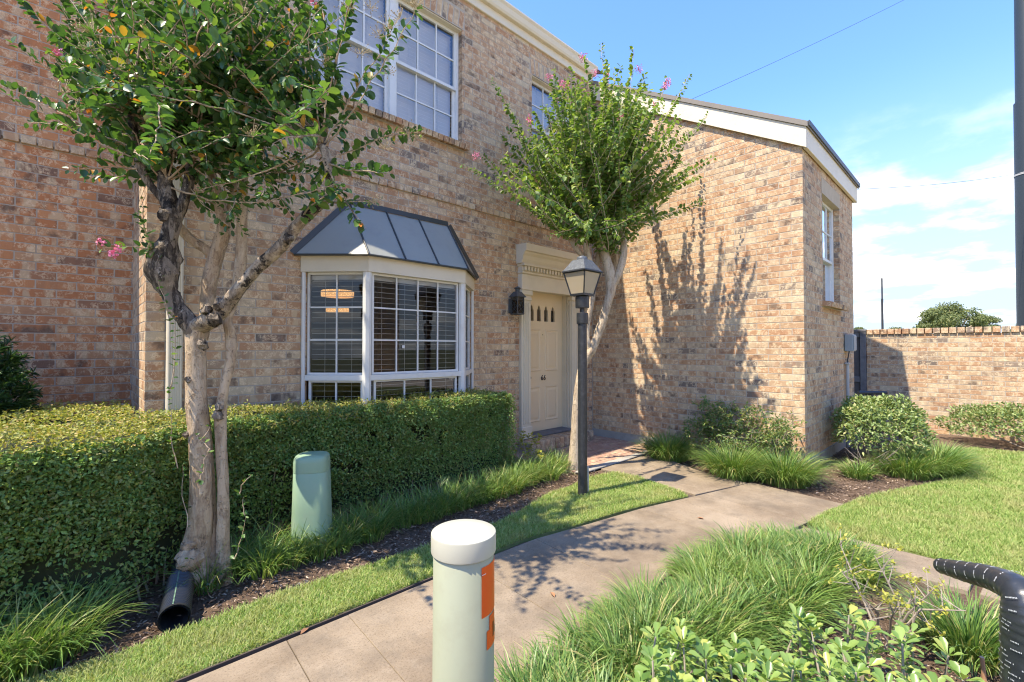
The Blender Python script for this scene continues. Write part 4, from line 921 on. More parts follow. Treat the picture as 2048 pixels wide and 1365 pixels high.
# ------------------------------------------------------------------ lamp post, lantern, pedestals, drain
LX, LY = 3.505, 2.70
lp = empty('lamp_post', (LX, LY, 0), 'black lamp post with square tapered lantern in the grass by the walkway', 'lamp post')
MB().lathe([(.046, -.04), (.046, .10), (.043, .14), (.043, 1.63), (.053, 1.635), (.055, 1.65), (.055, 1.735), (.05, 1.74)], (LX, LY, 0), 20).build('post', 'black_paint', lp, True)
MB().lathe([(.022, 1.741), (.022, 1.785), (.064, 1.787), (.066, 1.80), (.066, 1.895), (.06, 1.90)], (LX, LY, 0), 20).build('collar', 'black_paint', lp, True)
def frust(b, w0, z0, w1, z1, c=(LX, LY)):
    b.add([(c[0] + sx * w0, c[1] + sy * w0, z0) for sx, sy in ((-1, -1), (1, -1), (1, 1), (-1, 1))] + [(c[0] + sx * w1, c[1] + sy * w1, z1) for sx, sy in ((-1, -1), (1, -1), (1, 1), (-1, 1))],
          [(0, 3, 2, 1), (4, 5, 6, 7), (0, 1, 5, 4), (1, 2, 6, 5), (2, 3, 7, 6), (3, 0, 4, 7)])
b = MB(); frust(b, .082, 1.901, .084, 1.922); b.build('lantern_base', 'black_paint', lp)
for sx, sy in ((-1, -1), (1, -1), (1, 1), (-1, 1)): MB().tube([(LX + sx * .079, LY + sy * .079, 1.92), (LX + sx * .124, LY + sy * .124, 2.118)], .0075, 6).build('frame_bar', 'black_paint', lp)
for ax in range(4):
    a = [(-1, -1), (1, -1), (1, 1), (-1, 1)]; p, q = a[ax], a[(ax + 1) % 4]
    MB().quad((LX + p[0] * .076, LY + p[1] * .076, 1.923), (LX + q[0] * .076, LY + q[1] * .076, 1.923), (LX + q[0] * .121, LY + q[1] * .121, 2.118), (LX + p[0] * .121, LY + p[1] * .121, 2.118)).build('glass_pane', 'frosted', lp)
b = MB(); frust(b, .128, 2.119, .139, 2.128); frust(b, .139, 2.1285, .136, 2.142); b.build('eave', 'black_paint', lp)
b = MB(); frust(b, .132, 2.1425, .072, 2.238); frust(b, .072, 2.2385, .066, 2.246); b.build('lantern_roof', 'lamp_roof', lp)
MB().lathe([(.04, 2.2465), (.052, 2.252), (.052, 2.268), (.044, 2.28), (.02, 2.289), (.002, 2.291)], (LX, LY, 0), 20).build('finial', 'lamp_roof', lp, True)
MB().lathe([(.018, 1.93), (.018, 1.96), (.026, 1.97), (.026, 2.03), (.012, 2.05)], (LX, LY, 0), 12).build('bulb', 'sticker', lp, True)
MB().cbox((LX + .05, LY - .02, .02), (LX + .075, LY + .02, .26), .004).build('outlet_box', 'conduit', lp)

wl = empty('wall_lantern', (4.21, FY, 2.0), 'small dark carriage lantern on brick beside the front door', 'lantern')
wc = (4.21, 4.315)
b = MB(); frust(b, .062, 1.845, .066, 1.862, wc); b.build('base', 'verdigris', wl)
for sx, sy in ((-1, -1), (1, -1), (1, 1), (-1, 1)): MB().tube([(wc[0] + sx * .060, wc[1] + sy * .060, 1.86), (wc[0] + sx * .060, wc[1] + sy * .060, 2.075)], .006, 6).build('corner_bar', 'verdigris', wl)
for p, q in (((-1, -1), (1, -1)), ((1, -1), (1, 1)), ((1, 1), (-1, 1)), ((-1, 1), (-1, -1))):
    MB().quad((wc[0] + p[0] * .057, wc[1] + p[1] * .057, 1.862), (wc[0] + q[0] * .057, wc[1] + q[1] * .057, 1.862), (wc[0] + q[0] * .057, wc[1] + q[1] * .057, 2.075), (wc[0] + p[0] * .057, wc[1] + p[1] * .057, 2.075)).build('glass_pane', 'glass_dim', wl)
    for s in (0, 1):
        P, Q = np.array([wc[0] + p[0] * .061, wc[1] + p[1] * .061]), np.array([wc[0] + q[0] * .061, wc[1] + q[1] * .061])
        bb = MB()
        for k in range(-1, 3):
            z0 = 1.862 + k * .08; z1 = z0 + .106
            f0 = max(0, (1.862 - z0) / .106); f1 = min(1, (2.075 - z0) / .106)
            if f1 <= f0: continue
            S, E_ = (P, Q) if s else (Q, P)
            bb.tube([(*(S + (E_ - S) * f0), z0 + .106 * f0), (*(S + (E_ - S) * f1), z0 + .106 * f1)], .0022, 4)
        bb.build('guard_wire', 'verdigris', wl)
b = MB(); frust(b, .082, 2.076, .080, 2.084, wc); frust(b, .080, 2.0845, .038, 2.15, wc); b.build('roof', 'verdigris', wl)
MB().lathe([(.03, 2.1505), (.03, 2.185), (.045, 2.19), (.045, 2.20), (.02, 2.215), (.006, 2.22)], (*wc, 0), 14).build('chimney_cap', 'verdigris', wl, True)
MB().cbox((4.165, FY - .03, 1.87), (4.255, FY - .004, 2.06), .006).build('back_plate', 'verdigris', wl); MB().tube([(4.21, FY - .03, 1.98), (4.21, 4.37, 1.98)], .012, 8).build('arm', 'verdigris', wl)

BPX, BPY = .658, .855
po = empty('marker_post', (BPX, BPY, 0), 'round cream plastic utility post with orange stickers beside the walkway', 'post')
MB().lathe([(.073, -.03), (.0725, .4), (.0705, .925), (.066, .93)], (BPX, BPY, 0), 48).build('shaft', 'post_cream', po, True)
MB().lathe([(.0715, .926), (.0752, .929), (.0758, .934), (.0758, .9685), (.0750, .9715), (.0730, .9728), (.05, .9735), (.001, .974)], (BPX, BPY, 0), 48).build('cap', 'post_cap', po, True)
def patch(a0, a1, z0, z1, r, mat, nm):
    b = MB(); n = 14; vs = []
    for j in range(n + 1):
        t = math.radians(a0 + (a1 - a0) * j / n)
        for z in (z0, z1): vs.append((BPX + r(z) * math.cos(t), BPY + r(z) * math.sin(t), z))
    b.add(vs, [(2 * j, 2 * j + 2, 2 * j + 3, 2 * j + 1) for j in range(n)]); b.build(nm, mat, po, True)
rad = lambda z: .0725 + (.0705 - .0725) * (z - .4) / .525 + .0012
patch(-94, -10, .800, .912, rad, 'orange', 'sticker'); patch(-74, -48, .766, .796, rad, 'orange', 'sticker'); patch(-82, -20, .724, .7655, rad, 'orange', 'sticker')
rad2 = lambda z: rad(z) + .0006
for a0, z0, z1 in ((-62, .742, .775), (-52, .744, .760), (-44, .742, .758)): patch(a0, a0 + 5, z0, z1, rad2, 'digits', 'print')
patch(-93, -84, .895, .8965, rad2, 'sticker', 'print')

gp = empty('utility_pedestal', (1.225, 3.36, 0), 'green rounded utility pedestal standing in front of the hedge', 'utility box')
def ped(prof, nm, mat):
    b = MB(); n = 44; a = np.arange(n) * 2 * math.pi / n; vs = []
    for r, z, ly in prof:
        rr = r / (np.abs(np.cos(a)) ** 3.4 + np.abs(np.sin(a)) ** 3.4) ** (1 / 3.4); x = rr * np.cos(a - 0); y = rr * np.sin(a); c, s = math.cos(-.55), math.sin(-.55)
        vs += [(1.225 + x[i] * c - y[i] * s, 3.36 + x[i] * s + y[i] * c + ly, z) for i in range(n)]
    m_ = len(prof); b.add(vs, [(i * n + j, i * n + (j + 1) % n, (i + 1) * n + (j + 1) % n, (i + 1) * n + j) for i in range(m_ - 1) for j in range(n)] + [tuple(range((m_ - 1) * n, m_ * n))]); b.build(nm, mat, gp, True)
ped([(.135, -.03, 0), (.125, .25, .004), (.117, .525, .01), (.115, .528, .01)], 'body', 'pedestal_green')
ped([(.1155, .528, .01), (.1175, .530, .01), (.1168, .595, .012), (.113, .620, .012), (.104, .634, .012), (.085, .642, .012), (.05, .6455, .012), (.004, .6465, .012)], 'lid', 'pedestal_green')

dp = empty('drain_pipe', (.36, 2.86, 0), 'black corrugated drain pipe lying open on the mulch beside the tree', 'pipe')
def corr(p, q, r, step=.017):
    p, q = np.array(p, float), np.array(q, float); L = np.linalg.norm(q - p); m_ = int(L / step) * 4; pts = []; rr = []
    for i in range(m_ + 1):
        pts.append(p + (q - p) * i / m_); rr.append(r * (1.0 if i % 4 in (0, 1) else .90))
    return pts, rr
P0, P1, P2 = (.362, 2.835, .045), (.44, 3.22, .062), (.52, 3.80, .06)
p1, r1 = corr(P0, P1, .068); MB().tube(p1, r1, 28, caps=False).build('pipe', 'drain_black', dp, True)
p1, r1 = corr(P1, P2, .05); MB().tube(p1, r1, 24, caps=False).build('pipe', 'drain_black', dp, True)
MB().tube(list(np.linspace(P0, P1, 6)), .060, 24, caps=False).build('inner_wall', 'drain_black', dp, True)
d = np.array(P1) - np.array(P0); MB().tube([np.array(P0) - nz(d) * .002, np.array(P0) + nz(d) * .012], [.0705, .0705], 28, caps=False).build('rim', 'drain_black', dp, True)
sb = MB(); up_ = nz(np.cross(np.cross(d, [0, 0, 1.0]), d)); sd = nz(np.cross(d, up_)); nrm_ = nz(up_ * .97 - sd * .1)
for i in range(30):
    c = np.array(P0) + d * (i + .3) / 30; sb.add([c + nrm_ * .0695 - sd * .003, c + nrm_ * .0695 + sd * .003, c + d / 30 * .55 + nrm_ * .0695 + sd * .003, c + d / 30 * .55 + nrm_ * .0695 - sd * .003], [(0, 1, 2, 3)])
sb.build('stripe', 'green_stripe', dp)
bx = empty('junction_box', (.30, 5.55, .5), 'tan outdoor box against the recessed wall behind the hedge', 'utility box')
MB().cbox((.245, 5.50, -.03), (.35, 5.60, .885), .006).build('housing', 'tan_box', bx); MB().cbox((.255, 5.494, .70), (.34, 5.499, .865), .003).build('cover', 'cream', bx)
MB().tube([(2.55, .02, -.03), (2.56, .03, .12), (2.555, .035, .20)], .0075, 8).build('metal_rod', 'copper', label='short rusty rod sticking out of the mulch by the standpipe', cat='rod')

# ------------------------------------------------------------------ poles, wires, distant trees
up2 = empty('utility_pole', (14.42, -.66, 0), 'tall dark steel pole with collar rising behind the garden wall', 'pole')
cpo = pz(2064, 640, 9.62)
MB().tube([(cpo[0], cpo[1], -.05), (cpo[0], cpo[1], 6.66)], [.225, .215], 28).build('lower_shaft', 'pole_grey', up2, True); MB().tube([(cpo[0], cpo[1], 6.66), (cpo[0], cpo[1], 14)], [.19, .15], 28).build('upper_shaft', 'pole_grey', up2, True)
MB().tube([(cpo[0], cpo[1], 5.08), (cpo[0], cpo[1], 5.12)], .228, 28).build('strap', 'conduit', up2, True)
mp_ = pz(1765, 655, 12.0)
b = MB().tube([(mp_[0], mp_[1], -.05), (mp_[0], mp_[1], 2.7)], .026, 8); b.tube([(mp_[0], mp_[1], 2.70), (mp_[0], mp_[1], 3.25)], .018, 8); b.build('slender_mast', 'mast', label='slender dark mast standing behind the garden wall', cat='mast')
def wire(p, q, sag, lbl, r=.0035):
    p, q = np.array(p), np.array(q); pts = [p + (q - p) * t - np.array([0, 0, sag * 4 * t * (1 - t)]) for t in np.linspace(0, 1, 24)]; MB().tube(pts, r, 5).build('overhead_wire', 'wire', label=lbl, cat='wire')
wire((8.92, 1.46, 3.93), (cpo[0] - .2, cpo[1], 5.10), .06, 'thin service wire from wing fascia to the steel pole')
wire(pz(1330, 222, 10.5), pz(1990, -95, 13.0), .12, 'thin overhead wire crossing the sky above the wing roof', .0045)
def far_tree(px, py_top, Z, wpx, lbl, seed, shape=1.0):
    r = np.random.default_rng(seed); base = pz(px, 697, Z); base[2] = 0; top = pz(px, py_top, Z)[2]; R = wpx / 2 / FPX * Z
    e_ = empty('tree', tuple(base), lbl, 'tree', 'trees beyond the garden wall')
    t = MB().tube([base, base + [0, 0, top * .35], base + [.1 * R, 0, top * .6]], [R * .10, R * .08, R * .04], 8)
    cl = []
    for k in range(26):
        a, f = r.uniform(0, 6.28), r.uniform(.1, .85); c = base + np.array([math.cos(a) * R * f, math.sin(a) * R * f, top * (.86 - .62 * f * r.uniform(.4, 1.1))]); cl.append((c, R * r.uniform(.22, .36)))
        t.tube([base + [0, 0, top * .34], (base + [0, 0, top * .4] + c) / 2 + r.normal(0, .1 * R, 3), c], [R * .05, R * .03, R * .012], 5)
    t.build('trunk', 'bark_far', e_)
    P = []; N = []
    for c, rr in cl:
        n = 420; d = nz(r.normal(size=(n, 3))); q = d * rr * r.uniform(.5, 1.05, (n, 1)) * [1, 1, .62]; P.append(c + q); N.append(d)
    P = np.vstack(P); N = np.vstack(N) + r.normal(0, .5, (len(P), 3)); s = R * .055
    leaves('crown', P, rand_unit(len(P)), N, r.uniform(.7, 1.5, len(P)) * s, r.uniform(.6, 1.2, len(P)) * s, DIAM, 'leaf_oak', e_, kind='stuff')
far_tree(1898, 594, 60, 120, 'broad domed tree far beyond the garden wall', 1)
far_tree(1968, 614, 66, 70, 'lower spreading tree adjoining the broad domed tree', 2); far_tree(1790, 646, 75, 62, 'low distant treetop behind the slender mast', 3)
far_tree(1716, 646, 70, 50, 'small distant treetop above the garden gate', 4); far_tree(2046, 634, 62, 46, 'distant treetop beside the tall steel pole', 5)
# the row of houses across the court, behind the camera: seen only in the window glass
op = empty('townhouse', (2, -13, 0), 'townhouse across the court, mirrored in the window glass', 'house')
MB().box((-9, -17, -.05), (12, -13, 5.4)).build('wall', 'brick', op); MB().add([(-9.4, -12.6, 5.4), (12.4, -12.6, 5.4), (12.4, -15, 7.0), (-9.4, -15, 7.0), (12.4, -17.4, 5.4), (-9.4, -17.4, 5.4)], [(0, 1, 2, 3), (3, 2, 4, 5)]).build('roof', 'metal_roof', op)
for i in range(6):
    for z in (.9, 3.6): MB().box((-7.5 + i * 3.2, -12.99, z), (-6.3 + i * 3.2, -12.96, z + 1.3)).build('window', 'white_frame', op)

# ------------------------------------------------------------------ trees
def chain(px, Z):                                                 # [(x,y,radius_px,dz)] -> points, radii, smoothed
    P = np.array([pz(a[0], a[1], Z + (a[3] if len(a) > 3 else 0)) for a in px]); R = np.array([a[2] / FPX * Z for a in px]); n = len(P); t = np.linspace(0, n - 1, (n - 1) * 5 + 1)
    out = []; rr = np.interp(t, range(n), R)
    for s in t:
        i = min(int(s), n - 2); f = s - i; p0, p1, p2, p3 = P[max(i - 1, 0)], P[i], P[i + 1], P[min(i + 2, n - 1)]
        out.append(.5 * ((2 * p1) + (-p0 + p2) * f + (2 * p0 - 5 * p1 + 4 * p2 - p3) * f * f + (-p0 + 3 * p1 - 3 * p2 + p3) * f ** 3))
    return np.array(out), rr
def gnarl(mb, pts, rad, n=14, amp=.07, seed=0):
    r = np.random.default_rng(seed); k0 = len(mb.v); mb.tube(pts, rad, n)
    v = np.array(mb.v[k0:]); ce = np.repeat(np.array(pts), n, 0); d = v - ce; ang = np.tile(np.arange(n), len(pts)); row = np.repeat(np.arange(len(pts)), n)
    s = 1 + amp * (np.sin(ang * 2 * math.pi / n * 2 + row * .35 + r.uniform(0, 6)) + .7 * np.sin(ang * 2 * math.pi / n * 3 - row * .6) + r.normal(0, .45, len(v)))
    mb.v[k0:] = [tuple(p) for p in ce + d * s[:, None]]
class Crown:
    def __init__(s): s.P = []; s.D = []; s.N = []; s.L = []; s.tw = MB(); s.seeds = []; s.flow = []
    def shoot(s, a, b, lift=.0, r0=.006, gap=.024, ll=.055, start=.15, bare=.0, jit=.05, tipseed=False):
        a, b = np.array(a, float), np.array(b, float); L = np.linalg.norm(b - a); m = max(6, int(L / .06)); t = np.linspace(0, 1, m + 1)[:, None]
        side = rand_unit(1)[0] * jit * L; pts = a + (b - a) * t + np.array([0, 0, lift * L]) * (4 * t * (1 - t)) + side * np.sin(t * math.pi) + np.cumsum(rng.normal(0, .006, (m + 1, 3)), 0)
        s.tw.tube(pts, np.linspace(r0, r0 * .25, m + 1), 5, caps=False)
        k = max(2, int(L * (1 - start) / gap)); f = np.linspace(start, 1, k)
        q = np.stack([np.interp(f, t[:, 0], pts[:, j]) for j in range(3)], 1); T = nz(np.stack([np.interp(f, t[:, 0], np.gradient(pts[:, j])) for j in range(3)], 1))
        for sgn in (1, -1):
            kk = rng.uniform(size=k) > .10 + bare
            az = rng.uniform(0, 6.28, k); ref = nz(np.cross(T, nz(rng.normal(size=(1, 3)) + [0, 0, .8]))); w = np.cross(T, ref)
            lat = nz(ref * np.cos(az * .25)[:, None] + w * np.sin(az * .25)[:, None]) * sgn
            D = nz(lat + T * .45 + rng.normal(0, .28, (k, 3)) - np.array([0, 0, .22])); N = nz(np.array([0, 0, 1.0]) + rng.normal(0, .45, (k, 3)) + lat * .2)
            sz = ll * rng.uniform(.6, 1.2, k) * (1 - .35 * f ** 3)
            s.P.append((q + lat * r0)[kk]); s.D.append(D[kk]); s.N.append(N[kk]); s.L.append(sz[kk])
        if tipseed: s.seeds.append(pts[-1])
        return pts[-1]
    def done(s, root, lmat, tmat, singles, wr=(.55, .72)):
        P, D, N, L = np.vstack(s.P), np.vstack(s.D), np.vstack(s.N), np.concatenate(s.L); Wd = L * rng.uniform(*wr, len(L))
        tw = s.tw.build('branches', tmat, root, True, kind='stuff')
        x, y, z = proj(P); vis = (x > 0) & (x < 2048) & (y > 0) & (y < 1365) & (z > .2); o = np.argsort(-(L / z) * vis); one = np.zeros(len(P), bool); one[o[:singles]] = True
        cr_ = leaves('crown', P[~one], D[~one], N[~one], L[~one], Wd[~one], ROUND, lmat, root, kind='stuff')
        if singles: leaf_objects(P[one], D[one], N[one], L[one], Wd[one], ROUND, lmat, cr_)
        return len(P)
def flowers(pos, root, r=.04, n=60, nm='flower_cluster', mat='petal'):
    for c in pos:
        d = rand_unit(n); P = np.array(c) + d * r * rng.uniform(.3, 1, (n, 1)) * [1, 1, 1.1]; leaves(nm, P, rand_unit(n), d + rng.normal(0, .4, (n, 3)), rng.uniform(.010, .018, n), rng.uniform(.010, .016, n), FOLD, mat, root)
def seedheads(pos, root, n=26, r=.07):
    b = MB()
    for c in pos:
        for _ in range(n):
            d = rand_unit(1)[0] * r * random.uniform(.2, 1); d[2] = abs(d[2]) * 1.3; p = np.array(c) + d; q = .0038
            b.tube([c + d * .3, p], [.0011, .0009], 3, caps=False)
            b.add([p + np.array(o) * q for o in ((1, 0, 0), (0, 1, 0), (-1, 0, 0), (0, -1, 0), (0, 0, 1.3), (0, 0, -1.3))], [(0, 1, 4), (1, 2, 4), (2, 3, 4), (3, 0, 4), (1, 0, 5), (2, 1, 5), (3, 2, 5), (0, 3, 5)])
    if b.v: b.build('seed_heads', 'seed', root, kind='stuff')

Z1 = 2.72
t1 = empty('crape_myrtle', (.555, 3.21, 0), 'gnarled crape myrtle with twin pale trunks in front of the hedge', 'tree')
tr = MB(); gnarl(tr, *chain([(404, 1235, 25.0), (398, 1150, 27.3), (392, 1100, 25.0), (400, 1040, 20.4), (402, 960, 19.7), (398, 880, 18.9), (393, 790, 17.4), (391, 700, 17.4), (390, 650, 18.9)], Z1), 18, .055, 1)
gnarl(tr, *chain([(418, 1235, 20.4, .06), (424, 1120, 16.3, .06), (420, 1000, 11.6, .06), (412, 860, 8.8, .05), (402, 760, 6.1, .03)], Z1), 12, .05, 2)
tr.build('trunk', 'bark', t1, True)
tr = MB(); gnarl(tr, *chain([(452, 1230, 15.8, .05), (448, 1150, 14.4, .05), (446, 1080, 12.9, .05), (446, 980, 10.6, .05), (442, 880, 9.8, .06), (441, 825, 11.3, .07), (450, 770, 9.1, .07), (461, 720, 9.8, .08), (462, 670, 9.8, .1), (455, 640, 9.1, .1), (468, 600, 9.8, .13), (476, 560, 10.6, .14), (483, 500, 10.6, .15), (484, 420, 10.6, .15), (486, 340, 9.8, .14), (487, 275, 11.3, .12), (497, 245, 8.3, .1)], Z1), 12, .06, 3); tr.build('trunk', 'bark', t1, True)
tr = MB(); gnarl(tr, *chain([(405, 680, 10.4, .14), (415, 610, 13.6, .16), (420, 560, 14.4, .17), (432, 510, 16.0, .18), (448, 460, 13.6, .18), (440, 410, 11.2, .18), (424, 350, 8.8, .18), (417, 310, 8.0, .17)], Z1), 12, .05, 4)
gnarl(tr, *chain([(432, 515, 11.2, .18), (405, 495, 9.6, .15), (380, 478, 9.6, .12), (358, 455, 10.4, .08), (342, 430, 9.6, .05)], Z1), 10, .06, 5)
gnarl(tr, *chain([(450, 470, 10.4, .18), (462, 425, 9.6, .22), (470, 360, 8.0, .25), (452, 300, 7.2, .26)], Z1), 10, .06, 6); tr.build('trunk', 'bark', t1, True)
tr = MB(); gnarl(tr, *chain([(392, 668, 17.6), (372, 640, 16.8, -.02), (352, 612, 14.4, -.04), (338, 585, 16.0, -.05), (327, 550, 29, -.06), (329, 512, 26, -.06), (338, 480, 13.6, -.06), (345, 440, 16.8, -.06), (338, 400, 16.0, -.05), (330, 366, 11.2, -.05), (322, 325, 10.4, -.05), (318, 290, 7.2, -.05)], Z1), 16, .10, 7)
gnarl(tr, *chain([(350, 440, 11.2, -.05), (368, 400, 9.6, -.04), (378, 365, 10.4, -.02), (380, 330, 7.2, 0)], Z1), 10, .08, 8)
gnarl(tr, *chain([(325, 400, 6.4, -.05), (300, 370, 6.4, -.08), (284, 340, 8.0, -.1), (272, 300, 7.2, -.12), (264, 230, 7.2, -.12)], Z1), 10, .08, 9); tr.build('limb', 'bark_black', t1, True)
tr = MB(); gnarl(tr, *chain([(392, 655, 17.6), (420, 640, 16.8, -.03), (445, 618, 15.2, -.05), (480, 575, 12.8, -.08), (520, 532, 11.2, -.1), (560, 495, 10.4, -.12), (580, 470, 12.0, -.13), (600, 445, 11.2, -.14), (636, 412, 9.6, -.16), (658, 385, 9.6, -.17), (660, 350, 8.8, -.18), (652, 312, 8.8, -.18), (646, 290, 6.4, -.18)], Z1), 14, .09, 10); tr.build('limb', 'bark_knob', t1, True)
def burl(mb, x, y, r_, dz, seed=0):
    c = pz(x, y, Z1 + dz); R_k = r_ / FPX * Z1; k0 = len(mb.v); mb.lathe([(R_k * math.cos(a) + .0005, R_k * math.sin(a)) for a in np.linspace(-1.5, 1.5, 11)], c, 14)
    v = np.array(mb.v[k0:]) - c; q = 1 + .16 * np.sin(v[:, 0] * 140 + seed) * np.sin(v[:, 2] * 120 + seed) + .12 * np.sin(v[:, 1] * 170 + v[:, 2] * 60); mb.v[k0:] = [tuple(p) for p in c + v * q[:, None]]
bb = MB(); burl(bb, 380, 1118, 23, -.06, 1); burl(bb, 388, 1150, 22, -.05, 2); burl(bb, 380, 1092, 15, -.05, 3); bb.build('base_burl', 'bark', t1, True, kind='stuff')
kn = MB(); 
for x, y, r_, dz in ((405, 690, 10, -.07), (430, 640, 13, -.09), (415, 620, 11, -.08), (440, 610, 12, -.08), (436, 832, 10, -.0), (438, 815, 8, 0), (330, 430, 13, -.1), (575, 478, 10, -.16), (372, 870, 6, -.05), (376, 760, 6, -.05)):
    c = pz(x, y, Z1 + dz); R_k = r_ / FPX * Z1; k0 = len(kn.v); kn.lathe([(R_k * math.cos(a) + .0005, R_k * math.sin(a)) for a in np.linspace(-1.5, 1.5, 7)], c, 9); v = np.array(kn.v[k0:]); kn.v[k0:] = [tuple(p) for p in c + (v - c) * rng.uniform(.7, 1.3, (len(v), 1))]
kn.build('burl', 'bark_black', t1, True, kind='stuff')
cw = Crown()
def S(a, b, za=0., zb=0., **k): return cw.shoot(pz(a[0], a[1], Z1 + za), pz(b[0], b[1], Z1 + zb), **k)
ends = [((318, 290), -.05), ((380, 330), 0), ((417, 310), .17), ((497, 245), .10), ((646, 290), -.18), ((264, 230), -.12), ((452, 300), .26), ((487, 280), .12), ((330, 366), -.05)]
for a, b, za, zb in (((284, 340), (135, 345), -.1, -.25), ((300, 330), (15, 195), -.1, -.35), ((290, 310), (0, 172), -.1, -.15), ((264, 235), (5, 85), -.12, -.4), ((264, 230), (45, 5), -.12, -.2), ((270, 240), (110, -40), -.1, -.1), ((318, 290), (205, -70), -.05, .1),
                     ((330, 366), (165, 365), 0, .15), ((318, 300), (60, 250), -.05, .2), ((300, 300), (95, 120), -.1, .3), ((646, 300), (838, 15), -.18, -.45), ((646, 290), (792, 62), -.18, -.2), ((655, 320), (838, 262), -.18, .1), ((650, 330), (778, 345), -.18, -.3), ((650, 330), (735, 455), -.18, -.3), ((646, 295), (700, -40), -.18, .0),
                     ((646, 290), (620, -60), -.18, -.3), ((497, 245), (600, -80), .1, .1), ((497, 245), (690, 30), .1, -.2), ((520, 235), (640, 120), .1, -.3), ((655, 400), (760, 395), -.18, -.2), ((600, 450), (705, 390), -.14, -.3), ((340, 500), (205, 490), -.06, -.3), ((300, 520), (280, 440), -.1, -.2)):
    S(a, b, za, zb, ll=.064, gap=.025, start=.12, tipseed=(b[0] > 600 and b[1] < 130))
for i in range(185):
    (e, dz) = ends[rng.integers(len(ends))]; a = rng.uniform(0, 6.28); f = math.sqrt(rng.uniform(.04, 1))
    tip = (395 + 300 * f * math.cos(a), 110 + 210 * f * math.sin(a)); zz = rng.normal(0, .42)
    S(e, tip, dz, zz, ll=rng.uniform(.052, .070), gap=.028, start=.18, jit=.10, lift=.05, tipseed=(rng.uniform() < .16))
for i in range(46):                                               # above the frame
    (e, dz) = ends[rng.integers(len(ends))]; S(e, (rng.uniform(60, 780), rng.uniform(-330, -20)), dz, rng.normal(0, .45), ll=.055, gap=.03, start=.3, jit=.08)
for i in range(34):                                               # low drooping sprays between the limbs
    (e, dz) = ends[rng.integers(len(ends))]; S(e, (rng.uniform(330, 690), rng.uniform(300, 470)), dz, rng.normal(0, .3), ll=.052, gap=.028, start=.2, jit=.1)
# whips sprouting from the trunk
for path in (((372, 1060), (352, 940), (338, 780), (345, 640), (330, 560)), ((330, 560), (300, 520), (285, 450), (290, 395)), ((402, 960), (420, 905), (400, 880), (412, 860)), ((395, 1180), (370, 1150), (382, 1120)), ((430, 1200), (420, 1170), (440, 1150)), ((470, 1120), (490, 1030), (480, 990), (495, 960))):
    for (p, q) in zip(path[:-1], path[1:]): S(p, q, -.12, -.12, ll=.034, gap=.03, start=0, r0=.0035, jit=.03)
cw.done(t1, 'leaf_crape', 'bark', 300)
flowers([pz(203, 484, Z1 - .3), pz(238, 497, Z1 - .3), pz(225, 508, Z1 - .3), pz(116, 106, Z1 - .3), pz(417, 170, Z1 - .2), pz(628, 3, Z1 - .2)], t1, .022, 34)
seedheads([np.array(p) for p in cw.seeds] + [pz(*q, Z1 - .25) for q in ((775, 60), (800, 40), (760, 75), (830, 10), (775, 150), (815, 270), (835, 280), (720, 110), (690, 20), (740, 20), (745, 410), (770, 300))], t1)

Z2 = 5.27
t2 = empty('crape_myrtle', (4.15, 3.31, 0), 'vase shaped crape myrtle with pink flowers beside the front door', 'tree')
tr = MB(); gnarl(tr, *chain([(1147, 962, 14), (1148, 935, 12), (1150, 890, 10.5), (1152, 840, 9), (1155, 790, 8), (1162, 750, 8), (1172, 718, 9), (1184, 700, 9), (1196, 668, 8), (1206, 640, 8.5), (1214, 610, 8.5), (1222, 575, 10), (1218, 540, 10), (1208, 505, 8), (1203, 470, 7)], Z2), 12, .05, 11)
gnarl(tr, *chain([(1182, 702, 6), (1174, 675, 5.5), (1176, 640, 6), (1184, 600, 6), (1186, 560, 6.5), (1178, 520, 6.5), (1170, 485, 5), (1172, 462, 4)], Z2), 10, .05, 12)
gnarl(tr, *chain([(1223, 575, 8), (1236, 550, 8), (1245, 520, 7), (1248, 490, 7), (1244, 460, 7), (1246, 440, 5)], Z2), 10, .07, 13)
gnarl(tr, *chain([(1184, 560, 6), (1196, 520, 6), (1198, 480, 5), (1192, 450, 4)], Z2 + .15), 10, .05, 14)
gnarl(tr, *chain([(1178, 525, 5), (1158, 505, 5.5), (1142, 480, 5), (1130, 460, 4)], Z2 + .05), 10, .05, 15)
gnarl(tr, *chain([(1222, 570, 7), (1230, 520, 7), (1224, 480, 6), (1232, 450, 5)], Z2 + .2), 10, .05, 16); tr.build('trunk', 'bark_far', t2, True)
cw = Crown()
ends2 = [((1203, 472), 0), ((1172, 464), 0), ((1246, 444), 0), ((1192, 452), .15), ((1130, 462), .05), ((1232, 452), .2), ((1150, 490), .05), ((1215, 520), .05)]
tips = []
def S2(a, b, za=0., zb=0., **k): tips.append((b, zb)); return cw.shoot(pz(a[0], a[1], Z2 + za), pz(b[0], b[1], Z2 + zb), **k)
